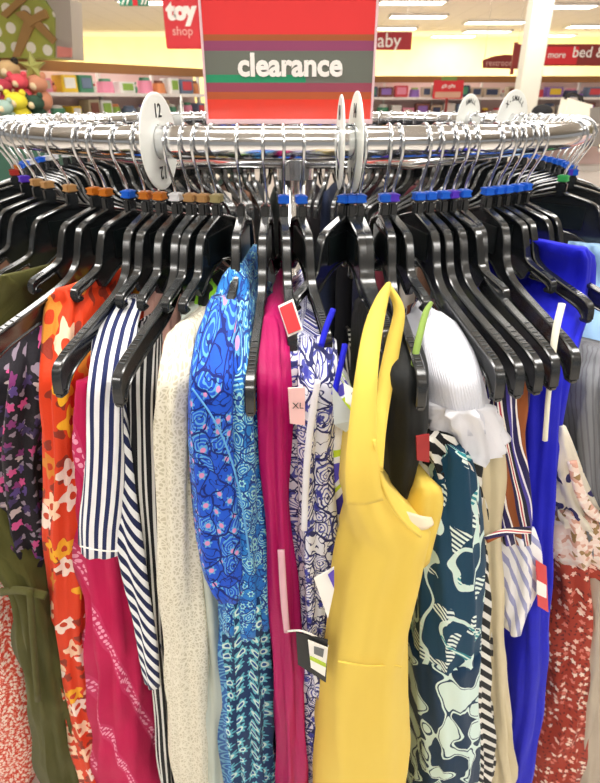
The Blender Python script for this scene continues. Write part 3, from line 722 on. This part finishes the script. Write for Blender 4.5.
q = cl('lime_white_purple'); v = q.warp(q.uv(), 18, .03); c = q.ramp(q.noise(v, 26, 0), [(0, '3f37a8'), (.4, 'f4f4f4'), (.53, 'c6e03a'), (.62, 'f0f1f4'), (.7, '5a4fc0')]); q.cloth(c); F_MULTI = q.m
q = cl('yellow_knit', .75); q.base(q.mix(q.noise(q.uv(), 12), 'e4c452', 'e9cd60')); q.bump(q.noise(q.uv(1, .35), 28, 2), .3, .006); F_YEL = q.m
q = cl('black_cloth', .6); q.cloth(q.mix(q.noise(q.uv(), 30), '121414', '1b1e1f'), .3); F_BLACK = q.m
q = cl('white_smocked', .85); v = q.warp(q.uv(), 40, .004); w1 = q.n('ShaderNodeTexWave'); q.put(w1.inputs['Vector'], v); w1.inputs['Scale'].default_value = 120; w1.inputs['Distortion'].default_value = 2.0
q.base('dcdee8'); q.bump(q.ma('ADD', w1.outputs['Fac'], q.noise(q.uv(), 60, 2)), .35, .002); F_SMOCK = q.m
q = cl('white_ruffle', .85); q.cloth('e6e6ec', .3); F_WHITE = q.m
q = cl('teal_print', .75); v = q.uv(); w_ = q.warp(v, 9, .09); n_ = q.noise(w_, 24, 0)
leaf = q.ma('LESS_THAN', q.ma('ABSOLUTE', q.ma('SUBTRACT', n_, .47)), .04); n2 = q.noise(q.warp(v, 14, .05), 34, 0); lf2 = q.ma('GREATER_THAN', n2, .62)
hat = q.stripes(q.uv(1, 1, 55), .0045, .55); zone = q.ma('GREATER_THAN', q.noise(v, 16, 0), .56)
c = q.mix(leaf, '0c3e5a', 'd3eae2'); c = q.mix(q.ma('MULTIPLY', lf2, hat), c, 'e4f1ea'); c = q.mix(q.ma('MULTIPLY', q.ma('MULTIPLY', zone, hat), leaf), c, '2b8a94')
q.cloth(c, .3); F_TEAL = q.m
q = cl('teal_print_lower', .75); v = q.uv(); w_ = q.warp(v, 12, .07); n_ = q.noise(w_, 30, 0); c = q.mix(q.ma('GREATER_THAN', n_, .5), '10324f', 'd6ebe4')
c = q.mix(q.ma('LESS_THAN', q.ma('ABSOLUTE', q.ma('SUBTRACT', n_, .56)), .014), c, '123a56'); q.cloth(c, .3); F_TEAL2 = q.m
q = cl('sand_linen', .9); q.cloth(q.mix(q.noise(q.uv(), 20), 'cdbf9b', 'd8ccab'), .45); F_SAND = q.m
q = cl('multi_stripe', .7); v = q.warp(q.uv(1, 1, 8), 9, .02); f_ = q.ma('FRACT', q.ma('MULTIPLY', q.xy(v)[0], 1/.03))
c = q.ramp(f_, [(0, '8e4c22'), (.26, 'f2ece6'), (.31, '221c52'), (.47, 'e9e4f0'), (.52, '4a3f9a'), (.62, '1d1d34'), (.74, 'efe6da'), (.79, 'c24a56'), (.84, 'f3efe9'), (.89, '2a2350')]); q.cloth(c, .3); F_MS = q.m
q = cl('cobalt_crepe', .7); q.cloth(q.mix(q.noise(q.uv(), 25), '0d12b4', '1218cc'), .4); F_COB = q.m
q = cl('light_denim', .9); q.cloth(q.mix(q.noise(q.uv(), 60, 3), '7fa6cf', '9dbfdf'), .4, 1500); F_DEN = q.m
q = cl('grey_rib', .9); q.base(q.mix(q.stripes(q.uv(), .006, .3), '83858a', '6f7176')); F_GREY = q.m
q = cl('cream_floral', .8); v = q.uv(); a, r1, _ = q.flower(q.warp(v, 20, .01), 48, .5, 3, 1, .55); q.cloth(q.mix(a, 'efe8d6', '2c2a66')); F_CREAM = q.m
q = cl('sequin_lace', .5); v = q.uv(); vo = q.vor(v, 190); q.cloth(q.ramp(q.xy(vo.outputs['Color'])[0], [(0, 'f0d8cc'), (.4, 'd9a590'), (.65, '9c7a48'), (.8, 'f4e6dc')]), .5); F_SEQ = q.m
q = cl('rust_floral', .8); v = q.uv(); a, r1, _ = q.flower(v, 85, .40, 5, .9, .6); b, _, _ = q.flower(v, 120, .3, 3, 1, .7, .3); c = q.mix(b, 'a83a28', '6b2620'); c = q.mix(a, c, q.ramp(r1, [(0, 'f0c6b4'), (.4, 'd97a6a'), (.7, 'f3dccb')])); q.cloth(c, .35); F_RUST = q.m
q = cl('stone_linen', .9); q.cloth(q.mix(q.noise(q.uv(), 20), 'b8aa98', 'c6baa9'), .5); F_STONE = q.m
q = cl('grey_knit', .9); q.cloth(q.mix(q.noise(q.uv(), 20), '9b9c98', 'aeb0aa'), .4); F_GKN = q.m
q = cl('lime_strap', .6); q.base('8aa852'); F_LIME = q.m
q = cl('peach_cloth', .8); q.cloth('e8a696', .4); F_PEACH = q.m

G = garment
# left side
G('coral_floral_dress', [(500, -60, -12), (600, -40, 22), (700, -24, 52), (783, -20, 72)], F_CORAL, 'coral dress with tiny white flowers at the lower left edge', 'dress', d=-.012, L=.16, hem=.04)
e = empty('olive_dress', surf(20, 290, -.1)); tag(e, 'olive green belted dress, leftmost large garment', 'dress', 'clothes hanging on the near side of the rack')
o = under(e, G('shoulder', [(276, 2, 12, .08), (286, -6, 30, .07), (300, -20, 40, .05), (325, -45, 36, .03), (350, -70, 16, .02), (380, -95, -12, .01)], F_OLIVE, d=.0, hem=None, L=.2, fold=.002, capbot=True))
o = under(e, G('skirt', [(435, -70, -12), (460, -66, 4), (500, -50, 20), (545, -26, 36), (588, 6, 46), (600, 10, 50), (640, 16, 62), (700, 26, 76), (783, 40, 96)], F_OLIVE, d=.03, fold=.006, lam=.02, L=.18))
under(e, strap('belt', [(2, 592, 8, .031), (16, 590, 8, .033), (32, 592, 8, .033), (46, 596, 8, .027)], F_OLIVE, None, .002))
under(e, strap('belt_tie', [(30, 590, 7, .038), (33, 640, 6, .038), (38, 700, 6, .038)], F_OLIVE, None, .002))
G('dark_floral_dress', [(335, 4, 26), (360, -6, 42), (400, -10, 48), (450, -10, 47), (500, -4, 49), (560, 10, 54), (650, 26, 64), (783, 60, 90)], F_DARKF, 'black dress with purple and pink flowers, between olive and orange dresses', 'dress', d=.005, L=.16)
G('pink_lining_top', [(299, 26, 40), (312, 18, 48), (335, 14, 46), (370, 18, 44), (420, 24, 46)], F_PEACH, 'pale pink top, just its shoulder, left of the orange dress', 'top', d=-.035, L=.2, hem=None, capbot=True)
G('orange_floral_dress', [(291, 56, 70, .06), (300, 50, 80, .05), (322, 45, 87, .03), (352, 43, 84, .005), (390, 42, 76), (440, 45, 80), (520, 46, 83), (570, 48, 84), (650, 54, 90), (720, 66, 96), (783, 80, 106)], F_ORANGE,
  'bright orange dress with white and yellow flowers', 'dress', d=-.0, L=.2, fold=.0035)
G('magenta_dress', [(385, 78, 100), (430, 77, 112), (500, 78, 126), (560, 80, 140), (640, 85, 152), (700, 86, 160), (783, 91, 172)], F_MAG, 'magenta dress with chains of pale pink dots below the striped tee', 'dress', d=-.01, fold=.006, lam=.026)
e = empty('striped_tee', surf(110, 310, -.05)); tag(e, 'navy and white striped short sleeve tee with its sleeve in front', 'tee', 'clothes hanging on the near side of the rack')
under(e, G('tee_body', [(318, 120, 136), (345, 110, 132), (400, 106, 120), (460, 110, 130), (520, 116, 137), (570, 124, 144), (640, 138, 155), (690, 146, 160)], F_TEED, d=-.002, hem=None, L=.08, capbot=True))
under(e, G('sleeve', [(302, 114, 138), (312, 104, 144), (335, 94, 140), (365, 89, 128), (400, 87, 120), (450, 85, 125), (500, 82, 129), (540, 79, 132), (559, 79, 133)], F_TEE, d=.018, hem=None, L=.1, fold=.0015, lam=.03, capbot=True))
under(e, strap('hem_stitch', [(80, 546, 1.6, .0215), (92, 549, 1.6, .0235), (106, 551, 1.6, .024), (118, 551, 1.6, .0235)], MT['white'], None, .0004))
G('pinstripe_shirt', [(322, 140, 152), (335, 134, 160), (400, 128, 162), (480, 132, 162), (560, 140, 164), (640, 148, 166), (783, 160, 178)], F_PIN, 'black shirt with thin white stripes between tee and white lace dress', 'shirt', d=-.02)
G('dusty_pink_top', [(294, 152, 164), (304, 147, 176), (325, 147, 177), (350, 150, 174), (420, 155, 172), (600, 158, 174)], F_DUSTY, 'dusty pink top showing only a shoulder above the pinstripe shirt', 'top', d=-.035, hem=.7)
G('lace_dress', [(328, 176, 190), (336, 169, 194), (350, 165, 194), (385, 160, 189), (418, 158, 186), (430, 157, 189), (480, 158, 194), (560, 158, 204), (640, 164, 218), (720, 168, 223), (783, 172, 227)], F_LACE,
  'ivory lace dress hanging left of the blue paisley dress', 'dress', d=.006, fold=.0028, lam=.028)
G('grey_tee', [(312, 180, 192), (325, 180, 203), (345, 184, 205), (400, 186, 205), (480, 188, 210), (600, 196, 222), (783, 205, 240)], F_PALE, 'pale grey green tee squeezed between lace and blue paisley dresses', 'tee', d=-.012)
G('black_leaf_top', [(284, 198, 208), (294, 192, 218), (312, 188, 222), (340, 188, 218), (420, 196, 222)], F_BLEAF, 'black top with a lime green leaf print at the shoulder', 'top', d=-.028, hem=None, L=.2, capbot=True)
e = empty('blue_paisley_dress', surf(235, 275, -.13)); tag(e, 'cobalt blue paisley dress with teal flowered skirt, left of centre', 'dress', 'clothes hanging on the near side of the rack')
under(e, G('bodice', [(270, 229, 240), (278, 224, 246), (295, 216, 250), (325, 207, 253), (370, 205, 256), (440, 206, 262), (520, 210, 267), (590, 218, 271), (640, 222, 272)], F_PAIS2, d=.008, hem=None, L=.26, fold=.003, capbot=True))
under(e, G('sleeve', [(300, 212, 236), (322, 203, 240), (350, 194, 240), (390, 189, 240), (450, 188, 243), (510, 191, 247), (560, 197, 250), (590, 206, 248), (606, 220, 240)], F_PAIS, d=.02, hem=None, L=.1, fold=.0022, lam=.03, capbot=True))
under(e, G('skirt', [(600, 222, 268), (640, 222, 272), (700, 223, 273), (783, 226, 275)], F_SKIRT, d=.004, fold=.006, lam=.02))
under(e, strap('piping', [(192, 388, 2, .0205), (214, 420, 2, .0225), (232, 462, 2, .0225), (243, 510, 2, .0205), (250, 560, 2, .018)], plain('piping_blue', '5ba0d8', .7), None, .0008))
e = empty('satin_dress', surf(268, 320, -.08)); tag(e, 'fuchsia satin dress hanging right of the blue paisley dress', 'dress', 'clothes hanging on the near side of the rack')
under(e, G('body', [(316, 264, 276), (325, 260, 284), (350, 258, 288), (400, 259, 290), (450, 261, 290), (520, 266, 291), (600, 270, 296), (700, 275, 303), (783, 278, 308)], F_SATIN, d=-.004, fold=.006, lam=.018))
under(e, strap('inner_tape', [(281, 550, 7, .007), (284, 600, 7, .007), (287, 632, 6, .007)], plain('silver_satin', 'd9a9b6', .25), None, .0008))
e = empty('white_paisley_dress', surf(310, 345, -.05)); tag(e, 'white dress with navy paisley print and cobalt straps, left of the yellow dress', 'dress', 'clothes hanging on the near side of the rack')
under(e, G('body', [(338, 296, 326), (350, 288, 333), (400, 290, 334), (480, 289, 333), (560, 292, 334), (640, 296, 332), (700, 300, 340), (783, 304, 350)], F_WPAIS, d=-.012, fold=.006, lam=.026))
under(e, strap('strap', [(333, 310, 6, -.075), (326, 328, 6, -.06), (321, 346, 6, -.045)], F_COB)); under(e, strap('strap', [(345, 345, 6, -.035), (340, 368, 6, -.02), (334, 395, 6, -.01)], F_COB))
under(e, strap('white_trim', [(318, 380, 6, -.004), (313, 410, 7, -.002), (309, 440, 7, -.001), (306, 480, 7, -.001), (304, 530, 6, -.001)], F_WHITE, None, .001))
G('lime_print_top', [(405, 342, 354), (425, 332, 366), (450, 328, 370), (500, 328, 366), (560, 326, 356), (640, 322, 346), (783, 322, 350)], F_MULTI, 'top printed lime green white and purple, behind the yellow dress', 'top', d=-.022)
# yellow dress
e = empty('yellow_dress', surf(386, 288, -.1)); tag(e, 'mustard yellow sleeveless dress in the middle foreground', 'dress', 'clothes hanging on the near side of the rack')
body = under(e, G('body', [(452, 356, 372), (466, 350, 377), (482, 346, 381), (505, 343, 391), (525, 341, 405), (540, 339, 421), (552, 337, 434), (566, 334, 431), (600, 330, 424), (640, 326, 414), (680, 321, 408), (720, 316, 407), (783, 308, 412)], F_YEL, d=.045, fold=.0022, lam=.05, L=.26))
under(e, strap('shoulder_strap', [(388, 286, 6, -.065), (381, 302, 13, -.05), (373, 330, 19, -.02), (367, 370, 22, .015), (363, 420, 27, .035), (362, 470, 33, .047), (365, 500, 36, .049)], F_YEL, None, .003))
under(e, strap('shoulder_strap', [(389, 287, 6, -.07), (399, 310, 11, -.06), (393, 345, 15, -.045), (384, 390, 16, -.02), (378, 430, 16, .01), (374, 470, 18, .03)], F_YEL, None, .003))
under(e, G('back_panel', [(488, 420, 434), (498, 412, 441), (512, 402, 443), (526, 396, 441), (545, 392, 436), (570, 390, 430)], F_YEL, d=.02, fold=.001, L=.1, hem=None, capbot=True))
under(e, strap('armhole_binding', [(374, 440, 3.5, .047), (380, 478, 3.5, .0485), (391, 504, 3.5, .0485), (406, 524, 3.5, .048), (420, 536, 3, .044)], F_YEL, None, .001))
under(e, strap('lining', [(394, 513, 9, .031), (408, 519, 14, .034), (422, 523, 14, .032), (432, 521, 8, .027)], plain('cream_lining', 'dfccb0', .9), None, .0008))
under(e, strap('waist_seam', [(338, 661, 2, .0445), (347, 663, 2, .046), (368, 666, 2, .0465), (390, 665, 2, .0455), (402, 667, 2, .043)], F_YEL, None, .0005))
# right side
G('black_bodice', [(334, 396, 410), (350, 390, 421), (380, 386, 428), (430, 386, 427), (470, 388, 419), (500, 392, 412)], F_BLACK, 'black sleeveless top just behind the yellow dress strap', 'top', d=.0, L=.2, hem=None, fold=.001, capbot=True)
e = empty('white_smocked_top', surf(440, 320, -.07)); tag(e, 'white smocked top with a frilled peplum right of the yellow dress', 'top', 'clothes hanging on the near side of the rack')
under(e, G('smocked_body', [(316, 432, 444), (326, 424, 456), (350, 423, 472), (385, 425, 484), (415, 427, 490), (436, 430, 492)], F_SMOCK, d=.008, L=.14, hem=None, fold=.001, capbot=True))
under(e, G('ruffle', [(414, 432, 488), (424, 428, 496), (440, 424, 504), (456, 422, 508), (464, 426, 500)], F_WHITE, d=.014, L=.2, hem=None, fold=.006, lam=.021, step=3))
e = empty('teal_print_dress', surf(455, 460, .0)); tag(e, 'dark teal dress with mint brush print right of the yellow dress', 'dress', 'clothes hanging on the near side of the rack')
under(e, G('bodice', [(452, 446, 466), (470, 438, 472), (500, 424, 477), (540, 415, 482), (600, 411, 484), (640, 410, 482), (672, 410, 480)], F_TEAL, d=.018, hem=None, L=.26, fold=.003, lam=.03, capbot=False))
under(e, G('skirt', [(668, 409, 481), (700, 410, 480), (783, 414, 479)], F_TEAL2, d=.018, L=.26, fold=.003, lam=.03))
G('black_white_striped_dress', [(440, 412, 452), (480, 410, 474), (560, 408, 486), (640, 414, 488), (783, 430, 492)], F_BWS, 'black and white striped dress mostly hidden behind the teal one', 'dress', d=.004)
G('sand_dress', [(430, 478, 492), (445, 474, 502), (480, 474, 503), (530, 478, 500), (600, 480, 502), (680, 484, 506), (783, 486, 514)], F_SAND, 'sand coloured dress between teal print and multi stripe blouse', 'dress', d=-.004)
e = empty('multi_stripe_blouse', surf(505, 350, -.03)); tag(e, 'brown purple and white striped blouse with lavender striped hem', 'blouse', 'clothes hanging on the near side of the rack')
under(e, G('body', [(342, 498, 518), (356, 490, 534), (400, 488, 530), (440, 493, 524), (480, 495, 528), (520, 495, 531), (546, 496, 532)], F_MS, d=.004, hem=None, L=.22, fold=.003, capbot=True))
under(e, G('lower_panel', [(536, 498, 532), (560, 498, 536), (600, 502, 533), (636, 506, 522)], F_LAV, d=.002, hem=None, L=.18, capbot=True))
under(e, strap('tie', [(486, 540, 7, .01), (505, 532, 7, .012), (530, 530, 7, .01)], F_MS, None, .001))
e = empty('cobalt_dress', surf(575, 260, -.13)); tag(e, 'plain cobalt blue dress toward the right side of the rack', 'dress', 'clothes hanging on the near side of the rack')
under(e, G('body', [(250, 570, 590, .085), (262, 563, 596, .08), (300, 548, 592, .05), (340, 535, 578, .025), (380, 525, 568, .008), (440, 525, 562), (520, 528, 554), (570, 528, 552), (610, 524, 548), (680, 512, 546), (783, 502, 532)], F_COB, d=-.008, fold=.003, L=.22))
under(e, G('back_sleeve', [(292, 522, 545), (302, 515, 552), (330, 516, 550), (360, 522, 548)], F_COB, d=-.03, hem=None, L=.15, capbot=True))
G('denim_shirt', [(246, 590, 606), (300, 582, 618), (350, 574, 620), (400, 562, 616), (440, 560, 600), (462, 560, 590)], F_DEN, 'light blue denim shirt at the right edge behind the cobalt dress', 'shirt', d=-.015, hem=None, L=.2, capbot=True)
e = empty('cream_floral_dress', surf(560, 430, -.02)); tag(e, 'cream and rust floral dress with sequinned neckline, right of cobalt dress', 'dress', 'clothes hanging on the near side of the rack')
under(e, G('yoke', [(428, 560, 566), (450, 555, 572), (490, 548, 588), (525, 546, 606)], F_CREAM, d=-.006, hem=None, L=.24, capbot=True))
under(e, G('sequin_band', [(512, 546, 602), (530, 545, 612), (562, 544, 612)], F_SEQ, d=-.003, hem=None, L=.24, capbot=True))
under(e, G('skirt', [(552, 544, 610), (600, 544, 612), (680, 536, 602), (783, 520, 584)], F_RUST, d=-.006, fold=.006))
under(e, strap('neckline_trim', [(572, 462, 9, .004), (580, 492, 10, .006), (592, 512, 10, .006), (612, 522, 10, .004)], F_SEQ, None, .0018))
G('grey_ribbed_top', [(352, 594, 620), (385, 580, 620), (430, 568, 620), (480, 568, 620), (530, 576, 624), (600, 592, 630)], F_GREY, 'grey ribbed top at the right edge above the cream floral dress', 'top', d=.01, hem=None, L=.2, capbot=True)
G('stone_dress', [(540, 598, 630), (600, 584, 622), (660, 574, 616), (720, 564, 610), (783, 552, 604)], F_STONE, 'stone beige linen dress at the lower right corner', 'dress', d=.012, fold=.006)
o = strap('lime_strap', [(431, 303, 4, -.05), (426, 312, 6, -.045), (421, 330, 7, -.035), (416, 352, 7, -.025), (413, 372, 6, -.02)], F_LIME); tag(o, 'lime green strap hanging from a hanger behind the white smocked top', 'strap')
o = strap('cream_strap', [(562, 304, 7, -.02), (556, 330, 7, -.01), (552, 360, 6, -.0), (548, 400, 5, .008), (545, 440, 5, .012)], plain('cream_strap', 'e9e6d2', .7)); tag(o, 'cream strap hanging over the cobalt dress', 'strap')
# tags and labels
o = card('price_tag', [(278, 306, -.07), (293, 299, -.075), (303, 330, -.06), (288, 337, -.055)], MT['white'], 'red clearance price tag with white edge above the paisley dress', d=.03)
card('red_label', [(279.5, 308, -.069), (292, 302, -.074), (301, 329, -.059), (288.5, 334, -.054)], MT['red'], d=.0315, parent=None).parent = o
o = card('size_tag', [(288, 388, .0), (305, 387, .0), (305, 425, .0), (290, 423, .0)], plain('tag_pink', 'f2c4c2', .6), 'pale pink size tag on the navy paisley dress', d=.018)
on_card('XL', [(298, 406), (303, 406), (298, 400)], .0075, MT['ink'], o, .018)
o = card('paper_tag', [(344, 383, -.02), (360, 393, -.02), (360, 412, -.01), (346, 402, -.01)], MT['white'], 'white paper tag beside the yellow strap', d=.016)
on_card('SM', [(353, 395), (358, 398), (353, 390)], .004, MT['ink'], o, -.002)
card('hang_tag', [(332, 386, -.01), (357, 420, .0), (346, 432, .0), (334, 424, 0)], plain('tag_grey', 'b9c2c6', .6), 'grey pointed swing tag left of the yellow strap', d=.006)
o = card('swing_tag', [(296, 632, .006), (328, 640, .012), (326, 682, .012), (298, 664, .006)], MT['ink'], 'black swing tag with white bar code panel left of the yellow dress', d=.012)
card('barcode_panel', [(308, 640, .01), (328, 648, .0125), (325, 676, .0125), (311, 667, .01)], MT['white'], d=.0145).parent = o
card('green_bar', [(310, 656, .01), (326, 664, .0125), (326, 667, .0125), (310, 659, .01)], plain('tag_lime', 'b8d23a', .5), d=.0158).parent = o
card('bar_code', [(314, 646, .01), (324, 650, .0125), (323, 657, .0125), (314, 653, .01)], MT['grayink'], d=.0158).parent = o
o = strap('tag_cord', [(288, 631, 2, .012), (302, 631, 2, .018), (318, 638, 2, .02), (328, 646, 2, .02)], MT['white'], None, .0006); tag(o, 'thin white cord looping to the black swing tag', 'cord')
o = card('paper_tag', [(314, 578, .008), (334, 567, .012), (334, 590, .012), (328, 618, .012)], MT['white'], 'white pointed paper tag left of the yellow waist', d=.014)
card('purple_corner', [(328, 575, .012), (334, 570, .012), (334, 588, .012)], plain('tag_purple', '5a46b8', .5), d=.0165).parent = o
o = card('price_tag', [(416, 436, .0), (429, 434, .0), (429, 462, .0), (417, 460, .0)], plain('tag_darkred', 'a3282a', .5), 'dark red price tag under the white frilled top', d=.01)
o = card('price_tag', [(536, 560, .0), (546, 566, .0), (548, 612, .0), (538, 606, .0)], MT['red'], 'red and white price tag between cobalt and rust dresses', d=.004)
card('white_strip', [(537, 580, .0), (546, 585, .0), (546, 598, .0), (537, 594, .0)], MT['white'], d=.0062).parent = o
# clothes on the far side of the ring, glimpsed between hangers
DK = [('1b1c22', 'black'), ('26304a', 'navy'), ('3a2f38', 'plum'), ('2e3a34', 'dark green'), ('555a5e', 'grey'), ('7a5a48', 'brown'), ('c9c2b8', 'oatmeal'), ('1f2226', 'charcoal'), ('8e3b4a', 'wine'), ('2a2c44', 'midnight blue')]
for i, a in enumerate([74, 83, 92, 101, 110, 119, 128, 136, 144, 152, 160, 168, 176, 184, 192, 200, 208, 216, 224, 233, 242, 251, 260, 269, 278, 287]):
    th = math.radians(a); c, nmz = DK[i % 10]; out = Vector((sin(th), -cos(th), 0)); lv = []
    for k in range(30):
        t = k/29; z = NECK-.075-t*.85; off = interp(NECK-z, [.075, .084, .097, .116, .2], [-.11, -.08, -.04, 0, .01])
        P = Vector((CX, CY, 0))+out*(R+.205+off); P.z = z; lv.append([P, -out, interp(t, [0, .05, .15, 1], [.008, .03, .042, .05]), .34+off, z])
    q = cl('far_cloth_%s_%d' % (nmz.replace(' ', '_'), i), .85); q.cloth(c, .4)
    o = loft('dress', lv, q.m, None, .003, .025, i); tag(o, '%s garment on the %s side of the rack' % (nmz, 'far right' if a < 180 else 'far left' if a > 180 else 'far'), 'dress', 'clothes on the far side of the rack')
# neighbouring rack clothes at the right edge
e = empty('straight_rack', (1.55, 2.05, 0)); tag(e, 'chrome straight rail with pastel clothes at the right edge', 'clothes rack')
tube('rail', [(-.55, 0, 1.25), (.6, 0, 1.25)], .014, MT['chrome'], e)
for s in (-.5, .55):
    tube('upright', [(s, 0, .03), (s, 0, 1.25)], .014, MT['chrome'], e, hint=Vector((1, 0, 0))); box('foot', (s, 0, .015), (.05, .5, .03), MT['chrome'], e)
for i, (c, nmz) in enumerate([('e9a29a', 'salmon pink'), ('a9c6e4', 'pale blue'), ('f0c8c0', 'blush pink'), ('d8d4cc', 'light grey'), ('eab8a0', 'peach')]):
    x = 1.16+.13*i; lv = []
    for k in range(22):
        t = k/21; z = 1.21-t*.8; w = interp(t, [0, .03, .1, 1], [.01, .03, .045, .05]); h_ = interp(t, [0, .1, 1], [.08, .2, .22])
        lv.append([Vector((x, 2.05-h_, z)), Vector((0, 1, 0)), w, h_*2, z])
    q = cl('rail_cloth_%d' % i, .85); q.cloth(c, .4); o = loft('blouse', lv, q.m, None, .005, .03, i+50); tag(o, '%s blouse on the straight rail at the right edge' % nmz, 'blouse', 'blouses on the straight rail')
    tube('hanger_hook', smoothpts([(0, 0, 0), (0, .0, .04), (0, .02, .065), (0, 0, .082), (0, -.02, .065)], 4), .0018, MT['steel'], o).location = (x, 2.05, 1.2)
# ------------------------------------------------------------ light and view
w = bpy.data.worlds.new('world'); sc.world = w; w.use_nodes = True
w.node_tree.nodes['Background'].inputs[0].default_value = (1, .975, .94, 1); w.node_tree.nodes['Background'].inputs[1].default_value = .42
vs = sc.view_settings; vs.view_transform = 'Standard'; vs.look = 'None'; vs.exposure = -.27; vs.gamma = 1
